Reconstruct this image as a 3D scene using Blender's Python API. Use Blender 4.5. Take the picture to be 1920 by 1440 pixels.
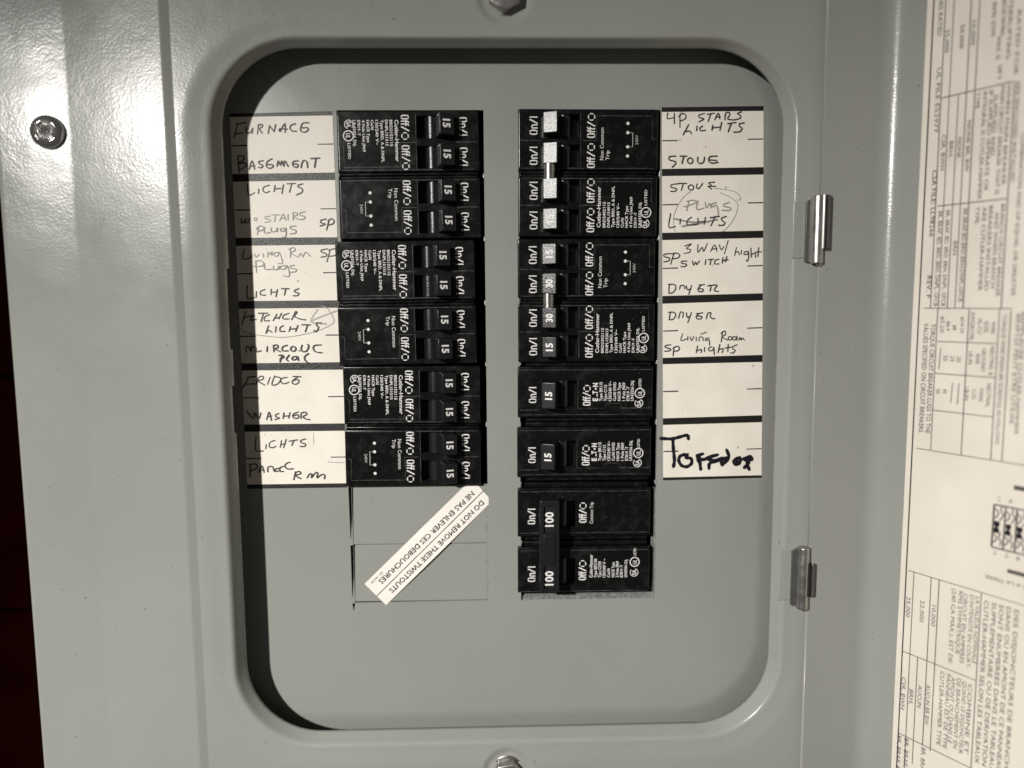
import bpy, bmesh, math, random
from mathutils import Vector, Matrix
random.seed(7)
S = 0.001                                   # everything below is written in millimetres
scene = bpy.context.scene
col = scene.collection
for o in list(bpy.data.objects): bpy.data.objects.remove(o)

# ------------------------------------------------------------------ camera
CAM = Vector((61.4, -308.1, -78.0)); F_PX = 1400.0
def _rot(p, y, r):
    Rx = Matrix.Rotation(p, 3, 'X'); Rz = Matrix.Rotation(y, 3, 'Z'); Ry = Matrix.Rotation(r, 3, 'Y')
    return Rz @ Rx @ Ry
ROT = _rot(math.radians(-5.95), math.radians(-1.41), math.radians(0.44))     # columns: right, forward, up
cd = bpy.data.cameras.new('camera'); cam = bpy.data.objects.new('camera', cd); col.objects.link(cam)
cd.sensor_width = 36; cd.lens = 36 * F_PX / 1920; cd.clip_start = 0.005; cd.clip_end = 20
R_, F_, U_ = ROT.col[0], ROT.col[1], ROT.col[2]
m = Matrix((R_, U_, -F_)).transposed().to_4x4(); m.translation = CAM * S; cam.matrix_world = m
cd.dof.use_dof = True; cd.dof.focus_distance = 0.303; cd.dof.aperture_fstop = 3.5
scene.camera = cam

# ------------------------------------------------------------------ world, lamp, view
w = bpy.data.worlds.new('World'); scene.world = w; w.use_nodes = True
bg = w.node_tree.nodes['Background']; bg.inputs[0].default_value = (1.0, 0.93, 0.85, 1); bg.inputs[1].default_value = 0.06
LAMP = Vector((-388, -700, 150))
ld = bpy.data.lights.new('flashlight_lamp', 'SPOT'); lamp = bpy.data.objects.new('flashlight_lamp', ld); col.objects.link(lamp)
ld.energy = 53.5; ld.color = (1.0, 0.98, 0.93); ld.shadow_soft_size = 0.016
ld.spot_size = math.radians(99); ld.spot_blend = 0.98
lamp.location = LAMP * S
aim = Vector((370, 0, -850))
lamp.rotation_euler = (aim - LAMP).to_track_quat('-Z', 'Y').to_euler()
scene.view_settings.view_transform = 'Standard'; scene.view_settings.look = 'None'
scene.view_settings.exposure = 0; scene.view_settings.gamma = 1; scene.view_settings.use_curve_mapping = False
scene.render.engine = 'CYCLES'

# ------------------------------------------------------------------ helpers
def ray(u, v):
    return (R_ * ((u - 960) / F_PX) + F_ - U_ * ((v - 720) / F_PX)).normalized()
def U(u, v, Y=0.0):
    """point of the vertical plane at depth Y that the photograph shows at pixel u, v"""
    d = ray(u, v); k = (Y - CAM.y) / d.y
    return CAM + d * k

def mat(name, color, rough=0.5, metal=0.0, bump=None, coat=0.0, spec=0.5, vary=None, dust=None, smudge=None, specks=None):
    mt = bpy.data.materials.new(name); mt.use_nodes = True; nt = mt.node_tree; N = nt.nodes; L = nt.links
    b = N['Principled BSDF']
    b.inputs['Base Color'].default_value = (*color, 1); b.inputs['Roughness'].default_value = rough
    b.inputs['Metallic'].default_value = metal; b.inputs['Specular IOR Level'].default_value = spec
    if coat: b.inputs['Coat Weight'].default_value = coat; b.inputs['Coat Roughness'].default_value = 0.12
    tc = N.new('ShaderNodeTexCoord')
    if vary or dust:
        n1 = N.new('ShaderNodeTexNoise'); n1.inputs['Scale'].default_value = (vary or dust)[0]; n1.inputs['Detail'].default_value = 6
        L.new(tc.outputs['Object'], n1.inputs['Vector'])
        cr = N.new('ShaderNodeValToRGB'); lo, hi = (vary or dust)[1:3]
        cr.color_ramp.elements[0].position = 0.35; cr.color_ramp.elements[1].position = 0.7
        if dust: cr.color_ramp.elements[0].position = 0.5; cr.color_ramp.elements[1].position = 0.78
        cr.color_ramp.elements[0].color = (*lo, 1); cr.color_ramp.elements[1].color = (*hi, 1)
        L.new(n1.outputs['Fac'], cr.inputs['Fac']); L.new(cr.outputs['Color'], b.inputs['Base Color'])
        if specks:                                # a few dark flecks of dirt
            n3 = N.new('ShaderNodeTexNoise'); n3.inputs['Scale'].default_value = specks[0]; n3.inputs['Detail'].default_value = 1
            L.new(tc.outputs['Object'], n3.inputs['Vector'])
            c3 = N.new('ShaderNodeValToRGB'); c3.color_ramp.elements[0].position = specks[1]; c3.color_ramp.elements[1].position = specks[1] + 0.02
            L.new(n3.outputs['Fac'], c3.inputs['Fac'])
            mx = N.new('ShaderNodeMix'); mx.data_type = 'RGBA'; mx.inputs['B'].default_value = (*specks[2], 1)
            L.new(c3.outputs['Color'], mx.inputs['Factor']); L.new(cr.outputs['Color'], mx.inputs['A']); L.new(mx.outputs['Result'], b.inputs['Base Color'])
        if dust:                                  # lint and plaster specks
            n3 = N.new('ShaderNodeTexNoise'); n3.inputs['Scale'].default_value = 1500; n3.inputs['Detail'].default_value = 2
            L.new(tc.outputs['Object'], n3.inputs['Vector'])
            c3 = N.new('ShaderNodeValToRGB'); c3.color_ramp.elements[0].position = 0.70; c3.color_ramp.elements[1].position = 0.78
            L.new(n3.outputs['Fac'], c3.inputs['Fac'])
            mx = N.new('ShaderNodeMix'); mx.data_type = 'RGBA'; mx.inputs['B'].default_value = (0.11, 0.105, 0.10, 1)
            L.new(c3.outputs['Color'], mx.inputs['Factor']); L.new(cr.outputs['Color'], mx.inputs['A']); L.new(mx.outputs['Result'], b.inputs['Base Color'])
        rr = N.new('ShaderNodeMapRange'); rr.inputs['From Min'].default_value = 0.3; rr.inputs['From Max'].default_value = 0.7; rr.inputs['To Min'].default_value = rough * 0.85; rr.inputs['To Max'].default_value = min(1, rough * (1.4 if smudge else 1.25))
        rsrc = n1
        if smudge:
            rsrc = N.new('ShaderNodeTexNoise'); rsrc.inputs['Scale'].default_value = smudge; rsrc.inputs['Detail'].default_value = 4; rsrc.inputs['Distortion'].default_value = 0.6
            L.new(tc.outputs['Object'], rsrc.inputs['Vector'])
        L.new(rsrc.outputs['Fac'], rr.inputs['Value']); L.new(rr.outputs['Result'], b.inputs['Roughness'])
    if bump:
        prev = None
        for sc, st, dist in bump:
            n2 = N.new('ShaderNodeTexNoise'); n2.inputs['Scale'].default_value = sc; n2.inputs['Detail'].default_value = 3
            L.new(tc.outputs['Object'], n2.inputs['Vector'])
            bp = N.new('ShaderNodeBump'); bp.inputs['Strength'].default_value = st; bp.inputs['Distance'].default_value = dist
            L.new(n2.outputs['Fac'], bp.inputs['Height'])
            if prev: L.new(prev.outputs['Normal'], bp.inputs['Normal'])
            prev = bp
        L.new(prev.outputs['Normal'], b.inputs['Normal'])
    return mt

PAINT = mat('grey_enamel', (0.277, 0.282, 0.262), 0.205, spec=0.33, vary=(14, (0.262, 0.267, 0.248), (0.284, 0.289, 0.268)),
            smudge=38, specks=(800, 0.785, (0.10, 0.095, 0.09)),
            bump=[(1150, 0.10, 0.0005), (60, 0.08, 0.002)])
PAINT_IN = mat('grey_enamel_inner', (0.277, 0.282, 0.262), 0.24, vary=(14, (0.262, 0.267, 0.248), (0.284, 0.289, 0.268)),
               smudge=30, specks=(800, 0.785, (0.10, 0.095, 0.09)),
               bump=[(500, 0.03, 0.0004)])
PLASTIC = mat('black_plastic', (0.006, 0.006, 0.006), 0.22, dust=(260, (0.0045, 0.0045, 0.0047), (0.015, 0.0147, 0.014)), spec=0.35,
              bump=[(1600, 0.06, 0.0002)])
TOGGLE = mat('black_toggle', (0.011, 0.011, 0.012), 0.27, bump=[(2600, 0.25, 0.00025)])
PIT = mat('pit_black', (0.006, 0.006, 0.006), 0.5)
EDGE = mat('worn_glint_edge', (0.05, 0.048, 0.045), 0.5, vary=(400, (0.012, 0.012, 0.012), (0.16, 0.155, 0.15)))  # dusty moulding edges, colour also raised to paint in an edge highlight
INK = mat('white_print', (0.72, 0.71, 0.69), 0.55)
INK_DIM = mat('thin_white_print', (0.48, 0.47, 0.45), 0.55)
PAPER = mat('label_paper', (0.80, 0.745, 0.66), 0.5, vary=(75, (0.755, 0.70, 0.615), (0.815, 0.762, 0.685)), specks=(380, 0.745, (0.42, 0.38, 0.33)), bump=[(700, 0.05, 0.0003), (90, 0.10, 0.0015)])
DOORPAPER = mat('chart_paper', (0.70, 0.635, 0.56), 0.55, vary=(40, (0.665, 0.60, 0.525), (0.725, 0.66, 0.585)), bump=[(600, 0.05, 0.0003), (60, 0.12, 0.002)])
BAR = mat('black_label_bar', (0.012, 0.011, 0.010), 0.36, bump=[(2500, 0.5, 0.0003)])
PEN = mat('ball_pen', (0.03, 0.026, 0.028), 0.5)
PENCIL = mat('pencil', (0.27, 0.25, 0.24), 0.5)
PENCIL_LIGHT = mat('faint_pencil', (0.42, 0.39, 0.36), 0.5)
MARKER = mat('marker', (0.007, 0.006, 0.010), 0.4)
STEEL = mat('zinc_steel', (0.42, 0.41, 0.39), 0.32, 0.9, vary=(300, (0.34, 0.33, 0.315), (0.45, 0.44, 0.42)), bump=[(1500, 0.08, 0.0002)])
CHROME = mat('chromed_steel', (0.62, 0.61, 0.59), 0.2, 0.95, bump=[(1200, 0.06, 0.0002)])
SHADEDSTEEL = mat('shaded_steel', (0.15, 0.15, 0.145), 0.3, 1.0)  # steel darkened in its colour for the shade of the hinge slots
LEAF = mat('hinge_leaf', (0.13, 0.13, 0.125), 0.38, 0.6)
BARE = mat('sheared_steel', (0.34, 0.34, 0.335), 0.45, 0.5, vary=(700, (0.22, 0.22, 0.215), (0.40, 0.40, 0.395)), bump=[(900, 0.4, 0.0005)])
PRINT = mat('label_print', (0.018, 0.016, 0.016), 0.6)
PRINT_GREY = mat('label_print_grey', (0.085, 0.072, 0.07), 0.6)
STICKER = mat('sticker_paper', (0.83, 0.785, 0.72), 0.45, vary=(60, (0.80, 0.75, 0.69), (0.84, 0.80, 0.74)))
DARKMETAL = mat('dark_interior', (0.012, 0.012, 0.012), 0.7)
PLANK = mat('dark_stained_wood', (0.008, 0.0015, 0.001), 0.8, spec=0.0, vary=(30, (0.0045, 0.0006, 0.0003), (0.009, 0.0012, 0.0008)))

class MB:
    """collects polygons (mm) and links them as ONE mesh object"""
    def __init__(s): s.bm = bmesh.new(); s.mats = []
    def mi(s, m):
        if m not in s.mats: s.mats.append(m)
        return s.mats.index(m)
    def poly(s, pts, m, smooth=False):
        f = s.bm.faces.new([s.bm.verts.new(p) for p in pts]); f.material_index = s.mi(m); f.smooth = smooth; return f
    def grid(s, rows, m, smooth=True, closed=False):
        V = [[s.bm.verts.new(p) for p in r] for r in rows]; k = s.mi(m)
        for a, b in zip(V, V[1:]):
            n = len(a)
            for i in range(n if closed else n - 1):
                q = [a[i], a[(i + 1) % n], b[(i + 1) % n], b[i]]
                if len({tuple(round(c, 5) for c in x.co) for x in q}) < 3: continue
                f = s.bm.faces.new(q); f.material_index = k; f.smooth = smooth
        return V
    def block(s, x0, x1, y0, y1, z0, z1, m, pits=(), bev=0.5, seg=2, pitmat=None, openbottom=False):
        """box whose top (z1) may have rectangular pits (xa, xb, ya, yb, depth)"""
        bm = bmesh.new(); tagf = bm.faces.layers.int.new('pit')
        xs = sorted({x0, x1, *[p[0] for p in pits], *[p[1] for p in pits]})
        ys = sorted({y0, y1, *[p[2] for p in pits], *[p[3] for p in pits]})
        def v(x, y, z): return bm.verts.new((x, y, z))
        pf = []
        for xa, xb in zip(xs, xs[1:]):
            for ya, yb in zip(ys, ys[1:]):
                cx, cy = (xa + xb) / 2, (ya + yb) / 2
                if any(p[0] < cx < p[1] and p[2] < cy < p[3] for p in pits): continue
                bm.faces.new([v(xa, ya, z1), v(xb, ya, z1), v(xb, yb, z1), v(xa, yb, z1)])
        for (xa, xb, ya, yb, dp) in pits:
            zb = z1 - dp; c = [(xa, ya), (xb, ya), (xb, yb), (xa, yb)]
            pf.append(bm.faces.new([v(*q, zb) for q in c]))
            ex = sorted({xa, xb} | {x for x in xs if xa < x < xb}); ey = sorted({ya, yb} | {y for y in ys if ya < y < yb})
            for a, b in zip(ex, ex[1:]):
                pf.append(bm.faces.new([v(a, ya, z1), v(b, ya, z1), v(b, ya, zb), v(a, ya, zb)]))
                pf.append(bm.faces.new([v(b, yb, z1), v(a, yb, z1), v(a, yb, zb), v(b, yb, zb)]))
            for a, b in zip(ey, ey[1:]):
                pf.append(bm.faces.new([v(xb, a, z1), v(xb, b, z1), v(xb, b, zb), v(xb, a, zb)]))
                pf.append(bm.faces.new([v(xa, b, z1), v(xa, a, z1), v(xa, a, zb), v(xa, b, zb)]))
        for a, b in zip(xs, xs[1:]):
            bm.faces.new([v(a, y0, z0), v(b, y0, z0), v(b, y0, z1), v(a, y0, z1)])
            bm.faces.new([v(b, y1, z0), v(a, y1, z0), v(a, y1, z1), v(b, y1, z1)])
        for a, b in zip(ys, ys[1:]):
            bm.faces.new([v(x1, a, z0), v(x1, b, z0), v(x1, b, z1), v(x1, a, z1)])
            bm.faces.new([v(x0, b, z0), v(x0, a, z0), v(x0, a, z1), v(x0, b, z1)])
        if not openbottom: bm.faces.new([v(x0, y0, z0), v(x0, y1, z0), v(x1, y1, z0), v(x1, y0, z0)])
        for f in pf: f[tagf] = 1
        bmesh.ops.remove_doubles(bm, verts=bm.verts, dist=1e-4)
        if bev:
            E = []
            for e in bm.edges:
                if len(e.link_faces) != 2: continue
                a, b = e.verts
                if e.calc_face_angle(0) > 0.5 and (a.co.z > z0 + 1e-3 or b.co.z > z0 + 1e-3):
                    if any(f[tagf] for f in e.link_faces): continue
                    E.append(e)
            rb = bmesh.ops.bevel(bm, geom=E, offset=bev, segments=seg + 1, profile=0.5, affect='EDGES', clamp_overlap=True)
            for f in rb['faces']: f.smooth = True
        s._add(bm, m, pitmat, tagf)
    def _add(s, bm, m, pitmat=None, tagf=None, M=None, smooth=False):
        k = s.mi(m); kp = s.mi(pitmat) if pitmat else k
        mp = {x: s.bm.verts.new(M @ x.co if M else x.co) for x in bm.verts}
        for f in bm.faces:
            try: g = s.bm.faces.new([mp[x] for x in f.verts])
            except ValueError: continue
            g.material_index = kp if (tagf and f[tagf]) else k; g.smooth = smooth or f.smooth
        bm.free()
    def hull(s, bottom, top, m, bev=0.3, seg=2):
        """closed prism between two loops of the same length"""
        bm = bmesh.new(); A = [bm.verts.new(p) for p in bottom]; B = [bm.verts.new(p) for p in top]; n = len(A)
        bm.faces.new(A[::-1]); bm.faces.new(B)
        for i in range(n): bm.faces.new([A[i], A[(i + 1) % n], B[(i + 1) % n], B[i]])
        bmesh.ops.recalc_face_normals(bm, faces=bm.faces)
        if bev:
            rb = bmesh.ops.bevel(bm, geom=list(bm.edges), offset=bev, segments=seg + 1, profile=0.5, affect='EDGES', clamp_overlap=True)
            for f in rb['faces']: f.smooth = True
        s._add(bm, m)
    def lathe(s, prof, m, M=None, n=32, smooth=True, a0=0, a1=2 * math.pi):
        """prof: (radius, height) pairs turned about local z"""
        rows = []
        full = abs(a1 - a0 - 2 * math.pi) < 1e-6
        for r, h in prof:
            row = [Vector((r * math.cos(a0 + (a1 - a0) * i / n), r * math.sin(a0 + (a1 - a0) * i / n), h)) for i in range(n if full else n + 1)]
            rows.append([M @ p if M else p for p in row])
        s.grid(rows, m, smooth, closed=full)
    def ribbon(s, pts, wd, m, P, lift, caps=True, smooth=True):
        """inked stroke: pts 2-D, P(x, y, lift) -> mm point"""
        if smooth and len(pts) > 2: pts = catmull(pts)
        pts = [Vector(p) for p in pts]
        q = [pts[0]]
        for p in pts[1:]:
            if (p - q[-1]).length > 1e-3: q.append(p)
        pts = q
        if len(pts) < 2: return
        n = len(pts); h = wd / 2
        if caps:
            d0 = (pts[0] - pts[1]).normalized(); d1 = (pts[-1] - pts[-2]).normalized()
            pts = [pts[0] + d0 * h * 0.9] + pts + [pts[-1] + d1 * h * 0.9]; n += 2
        rows = []
        for i, p in enumerate(pts):
            a = pts[max(0, i - 1)]; b = pts[min(n - 1, i + 1)]; d = (b - a).normalized(); nn = Vector((-d.y, d.x))
            hw = h * (0.45 if caps and i in (0, n - 1) else 1.0) * (1 + 0.12 * math.sin(i * 1.7 + pts[0].x))
            l = lift + 0.03 * i / n
            rows.append([P(*(p + nn * hw), l), P(*(p - nn * hw), l)])
        s.grid(rows, m, False)
    def disc(s, c, r, m, P, lift, n=20, r_in=0, a0=0, a1=2 * math.pi):
        rows = [[P(c[0] + q * math.cos(a0 + (a1 - a0) * i / n), c[1] + q * math.sin(a0 + (a1 - a0) * i / n), lift) for i in range(n + 1)] for q in (max(r_in, 1e-3), r)]
        s.grid(rows, m, False)
    def text(s, string, a, b, cap, m, P, lift, bold=0.0, up=None):
        """string between 2-D points a and b (along its half-height line), letters `cap` tall"""
        vs, fs, (x0, x1, hgt) = glyphs(string, bold)
        a = Vector(a); b = Vector(b); d = (b - a); L = d.length
        if L < 1e-6: return
        d /= L; n = Vector((-d.y, d.x)) if up is None else Vector(up)
        k = L / (x1 - x0); kk = cap / hgt
        V = [s.bm.verts.new(P(*(a + d * ((x - x0) * k) + n * ((y - hgt / 2) * kk)), lift)) for x, y in vs]
        mi = s.mi(m)
        for f in fs:
            try: g = s.bm.faces.new([V[i] for i in f]); g.material_index = mi
            except ValueError: pass
    def build(s, name, parent=None, recalc=False, merge=False):
        if merge: bmesh.ops.remove_doubles(s.bm, verts=s.bm.verts, dist=1e-4)
        if recalc: bmesh.ops.recalc_face_normals(s.bm, faces=s.bm.faces)
        bmesh.ops.scale(s.bm, vec=(S, S, S), verts=s.bm.verts)
        me = bpy.data.meshes.new(name); s.bm.to_mesh(me); s.bm.free()
        for m_ in s.mats: me.materials.append(m_)
        o = bpy.data.objects.new(name, me); col.objects.link(o)
        if parent: o.parent = parent
        return o

def catmull(p, k=4):
    p = [Vector(x) for x in p]; out = []
    for i in range(len(p) - 1):
        a = p[max(0, i - 1)]; b = p[i]; c = p[i + 1]; d = p[min(len(p) - 1, i + 2)]
        for j in range(k):
            t = j / k
            out.append(0.5 * ((2 * b) + (c - a) * t + (2 * a - 5 * b + 4 * c - d) * t * t + (3 * b - a - 3 * c + d) * t ** 3))
    out.append(p[-1]); return out

_gc = {}
def glyphs(string, bold):
    if (string, bold) not in _gc:
        cu = bpy.data.curves.new('t', 'FONT'); cu.body = string; cu.size = 1.0; cu.fill_mode = 'FRONT'; cu.resolution_u = 2; cu.offset = bold
        ob = bpy.data.objects.new('t', cu); col.objects.link(ob)
        dg = bpy.context.evaluated_depsgraph_get(); ev = ob.evaluated_get(dg); me = ev.to_mesh()
        vs = [(v.co.x, v.co.y) for v in me.vertices]; fs = [tuple(p.vertices) for p in me.polygons]
        ev.to_mesh_clear(); bpy.data.objects.remove(ob); bpy.data.curves.remove(cu)
        xs = [v[0] for v in vs]
        _gc[(string, bold)] = (vs, fs, (min(xs), max(xs), 0.72))
    return _gc[(string, bold)]

def tag(o, label=None, cat=None, group=None, kind=None):
    if label: o['label'] = label
    if cat: o['category'] = cat
    if group: o['group'] = group
    if kind: o['kind'] = kind
    return o
def empty(name, loc=(0, 0, 0)):
    o = bpy.data.objects.new(name, None); o.empty_display_size = 0.01; col.objects.link(o); o.location = Vector(loc) * S; return o
def copy_tree(o, parent=None):
    c = o.copy(); col.objects.link(c)
    if parent: c.parent = parent; c.matrix_parent_inverse = o.matrix_parent_inverse
    for ch in o.children: copy_tree(ch, c)
    return c
bpy.context.view_layer.update()

# ------------------------------------------------------------------ setting: the dark boarded wall behind
mb = MB()
zs = [240, U(10, 705, 95).z, U(30, 1133, 95).z]
hgt = zs[1] - zs[2]
edges = [zs[1] + hgt * k for k in (3, 2, 1, 0)] + [zs[2], zs[2] - hgt, zs[2] - 2 * hgt]
for a, b in zip(edges, edges[1:]):
    mb.hull([(-520, 95, b + 1.2), (620, 95, b + 1.2), (620, 95, a - 1.2), (-520, 95, a - 1.2)][::-1],
            [(-520, 85, b + 1.2), (620, 85, b + 1.2), (620, 85, a - 1.2), (-520, 85, a - 1.2)][::-1], PLANK, 1.0)
mb.hull([(-520, 110, -420), (620, 110, -420), (620, 110, 420), (-520, 110, 420)][::-1],
        [(-520, 95.5, -420), (620, 95.5, -420), (620, 95.5, 420), (-520, 95.5, 420)][::-1], DARKMETAL, 0)
tag(mb.build('wall'), kind='structure')

# ------------------------------------------------------------------ the panel
panel = empty('electrical_panel', (61, 0, -290))
tag(panel, 'grey enamelled breaker panel with its hinged door standing open on the right', 'electrical panel')
PV = Vector((-61, 0, 290)) * S
def part(mb, name, parent=None, **k):
    o = mb.build(name, None, **k); o.parent = parent or panel
    if parent is None: o.location = PV
    return o

YF = -17.5                                  # front of the trim frame
Xlo, Xro = U(405, 670, YF).x, U(1486.5, 670, YF).x
Zto, Zbo = U(900, 69, YF).z, U(900, 1397, YF).z
# --- rounded rectangle loops, all with the same number of points
zn = [U(424, v, -10).z for v in (504, 506, 654, 656, 722, 724, 809, 811)]
def loop(x0, x1, z0, z1, r, Y, notch=0.0):
    pts = []
    na = 14
    def arc(cx, cz, a0):
        for i in range(na + 1):
            a = a0 + math.pi / 2 * i / na
            pts.append(Vector((cx + r * math.cos(a), Y, cz + r * math.sin(a))))
    arc(x1 - r, z1 - r, 0)
    for k in range(1, 8): pts.append(Vector((x1 - r + (x0 - x1 + 2 * r) * k / 8, Y, z1)))
    arc(x0 + r, z1 - r, math.pi / 2)
    for i, z in enumerate(zn):
        inn = i in (1, 2, 5, 6)
        pts.append(Vector((x0 - (notch if inn else 0), Y, z)))
    arc(x0 + r, z0 + r, math.pi)
    for k in range(1, 8): pts.append(Vector((x0 + r + (x1 - x0 - 2 * r) * k / 8, Y, z0)))
    arc(x1 - r, z0 + r, 1.5 * math.pi)
    for k in range(1, 8): pts.append(Vector((x1, Y, z0 + r + (z1 - z0 - 2 * r) * k / 8)))
    return pts
def off(d, Y, notch=0.0, r=35):
    return loop(Xlo + d, Xro - d, Zbo + d, Zto + 0.6 - d * (0.62 if d > 0 else 1), r - d, Y, notch)
cover = MB()
Xc0, Xc1 = U(300, 0, -18).x, U(314, 0, -17).x
Xc1 = Xc0 + 3.2
Xcr = (Xlo + Xro) - Xc1 + 2
ZT, ZB = 130, -360
rect = loop(Xc1, Xcr, ZB, ZT, 0.01, YF - 0.8)
prof = [(0, YF), (0.6, YF + 0.08), (1.15, YF + 0.35), (1.6, YF + 0.8), (2.0, YF + 1.45), (2.35, YF + 2.2), (3.1, YF + 3.6), (3.9, YF + 5.0)]
rows = [rect, loop(Xc1 + 0.6, Xcr - 0.6, ZB + 0.6, ZT - 0.6, 0.6, YF - 0.8), off(-9, YF - 0.8), off(-7.6, YF - 0.76), off(-6, YF - 0.62), off(-4.3, YF - 0.41), off(-2.5, YF - 0.17), off(-1.2, YF - 0.05)] + [off(d, y) for d, y in prof]
rows += [off(4.4, YF + 6.0, 1.9), off(4.1, YF + 6.1, 1.9)] + [off(0.5, YF + 6.1, 0.0)]
cover.grid(rows, PAINT, True, closed=True)
# left apron: rounded edge, two faintly tilted facets, then the step down to the frame
xe, x38, x113 = -122.9, U(38, 0, -18).x, U(113, 0, -18).x
def facet(x, y, x2, y2, e=0.5):
    return [(x + (x2 - x) * t, y + (y2 - y) * t) for t in (e / (x2 - x), 2 * e / (x2 - x), 0.5, 1 - 2 * e / (x2 - x), 1 - e / (x2 - x))]
yB, yC, yD = -18.35, -17.75, -19.35
secL = ([(xe + 0.2, 70), (xe, -16.4), (xe + 0.35, -18.0), (xe + 1.0, -18.6)] + facet(xe + 1.2, -18.7, x38, yB, 0.6) + facet(x38, yB, x113, yC, 0.6) + facet(x113, yC, Xc0, yD, 0.35)
        + facet(Xc0, yD, Xc1, YF - 0.8, 0.3) + [(Xc1, YF - 0.8)])
cover.grid([[Vector((x, y, z)) for z in (ZT, 60, 0, -60, -120, -180, -240, -300, ZB)] for x, y in secL], PAINT, True)
xr = Xcr
secR = [(xr, YF - 0.8), (xr + 0.4, YF - 0.5), (xr + 3.2, -13.0), (xr + 62, -13.0), (xr + 63, -11), (xr + 63, 70)]
cover.grid([[Vector((x, y, z)) for z in (ZT, ZB)] for x, y in secR], PAINT, False)
xa, xb = xe + 0.2, xr + 63
for z in (ZT, ZB):
    cover.poly([(xa, -15, z), (xb, -15, z), (xb, 70, z), (xa, 70, z)], PAINT)
cov = part(cover, 'cover', recalc=True, merge=True)
for pgn in cov.data.polygons: pgn.use_smooth = True
# dimples pressed round the two bolts: real relief through bump
def add_dimples(mt, centres, rad):
    nt = mt.node_tree; N = nt.nodes; L = nt.links; b = N['Principled BSDF']
    tc = next(n for n in N if n.type == 'TEX_COORD'); prev = b.inputs['Normal'].links[0].from_socket
    for c in centres:
        vm = N.new('ShaderNodeVectorMath'); vm.operation = 'DISTANCE'; vm.inputs[1].default_value = Vector(c) * S
        L.new(tc.outputs['Object'], vm.inputs[0])
        mr = N.new('ShaderNodeMapRange'); mr.interpolation_type = 'SMOOTHERSTEP'
        mr.inputs['From Min'].default_value = rad * 0.75 * S; mr.inputs['From Max'].default_value = rad * 1.15 * S
        mr.inputs['To Min'].default_value = 0; mr.inputs['To Max'].default_value = 1
        L.new(vm.outputs['Value'], mr.inputs['Value'])
        bp = N.new('ShaderNodeBump'); bp.inputs['Strength'].default_value = 0.8; bp.inputs['Distance'].default_value = 0.0012
        L.new(mr.outputs['Result'], bp.inputs['Height']); L.new(prev, bp.inputs['Normal']); prev = bp.outputs['Normal']
    L.new(prev, b.inputs['Normal'])
BT, BB = U(946, -6, YF), U(952, 1447, YF)
add_dimples(PAINT, [BT, BB], 10)

# --- dead front plate: flat sheet with openings and a rolled-back edge
XL0, XL1, XR0, XR1 = 0.0, 58.4, 72.2, 129.6
P6, P7, P8 = -152.4, -177.8, -203.2
fx0, fx1, fz0, fz1 = Xlo - 1.0, U(1433, 400).x, U(900, 1330).z, Zto + 2
def holes_sheet(outer, holes, Y, thick, m, mb):
    cu = bpy.data.curves.new('c', 'CURVE'); cu.dimensions = '2D'; cu.fill_mode = 'BOTH'; cu.extrude = thick / 2
    for lp in [outer] + holes:
        sp = cu.splines.new('POLY'); sp.points.add(len(lp) - 1); sp.use_cyclic_u = True
        for q, p in zip(sp.points, lp): q.co = (p[0] * 0.01, p[1] * 0.01, 0, 1)
    cu.extrude = thick / 2 * 0.01
    ob = bpy.data.objects.new('c', cu); col.objects.link(ob)
    ev = ob.evaluated_get(bpy.context.evaluated_depsgraph_get()); me = ev.to_mesh()
    bm = bmesh.new(); bm.from_mesh(me); ev.to_mesh_clear(); bpy.data.objects.remove(ob)
    M = Matrix(((100, 0, 0, 0), (0, 0, -100, Y + thick / 2), (0, 100, 0, 0), (0, 0, 0, 1)))
    mb._add(bm, m, M=M)
def jag(x, z0, z1, side):
    """opening edge with the little sheared nubs left at every inch"""
    out = []; n = round(abs(z1 - z0) / 25.4); sg = 1 if z1 > z0 else -1
    for k in range(n + 1):
        z = z0 + sg * 25.4 * k
        if 0 < k < n:
            nb = random.uniform(0.35, 0.8)
            out += [(x, z - sg * 0.9), (x - side * nb, z - sg * 0.6), (x - side * nb * 0.8, z + sg * 0.5), (x, z + sg * 0.8)]
        else: out.append((x, z))
    return out
df = MB()
corner = loop(fx0, fx1, fz0, fz1, 33, 0)
outer = [(p.x, p.z) for p in corner]
cutL = jag(XL0, 0, P6, -1) + jag(XL1, P6, 0, 1)
# twist-outs: a wedge slit at the left, hairline along the top
tw = []
for zt, zb in ((P6, P7), (P7, P8)):
    tw.append([(XL0 + 0.25, zt - 0.1), (XL0 + 1.35, zt - 0.1), (XL0 + 1.25, zt - 14), (XL0 + 0.55, zt - 22.6), (XL0 + 0.3, zt - 22.6)])
tw[0] = [(XL0 + 0.1, P6 - 0.25)] + [(XL0 + 1.3, P6 - 0.25)] + tw[0][2:]
tw.append([(XL0 + 0.3, P8 - 0.1), (XL0 + 1.5, P8 - 0.1), (XL0 + 0.9, P8 - 3.4), (XL0 + 0.7, P8 - 3.4)])
cutR = jag(XR0, 0, P8, -1) + jag(XR1, P8, 0, 1)
hole_tw = [(XL0 + 1.4, P6 - 0.25), (XL1 - 0.6, P6 - 0.25), (XL1 - 0.6, P8 + 0.25), (XL0 + 1.4, P8 + 0.25)]
holes_sheet(outer, [cutL, cutR, *tw, hole_tw], 0, 1.4, PAINT_IN, df)
def poff(d, Y): return loop(fx0 - d, fx1 + d, fz0 - d, fz1 + d, 33 + d, Y)
df.grid([poff(0, 0), poff(0.8, 0.02), poff(1.8, 0.10), poff(3.0, 0.3), poff(5, 0.75), poff(8, 1.5), poff(12, 2.5), poff(14, 3.2), poff(14.2, 12)], PAINT_IN, True, closed=True)
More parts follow.
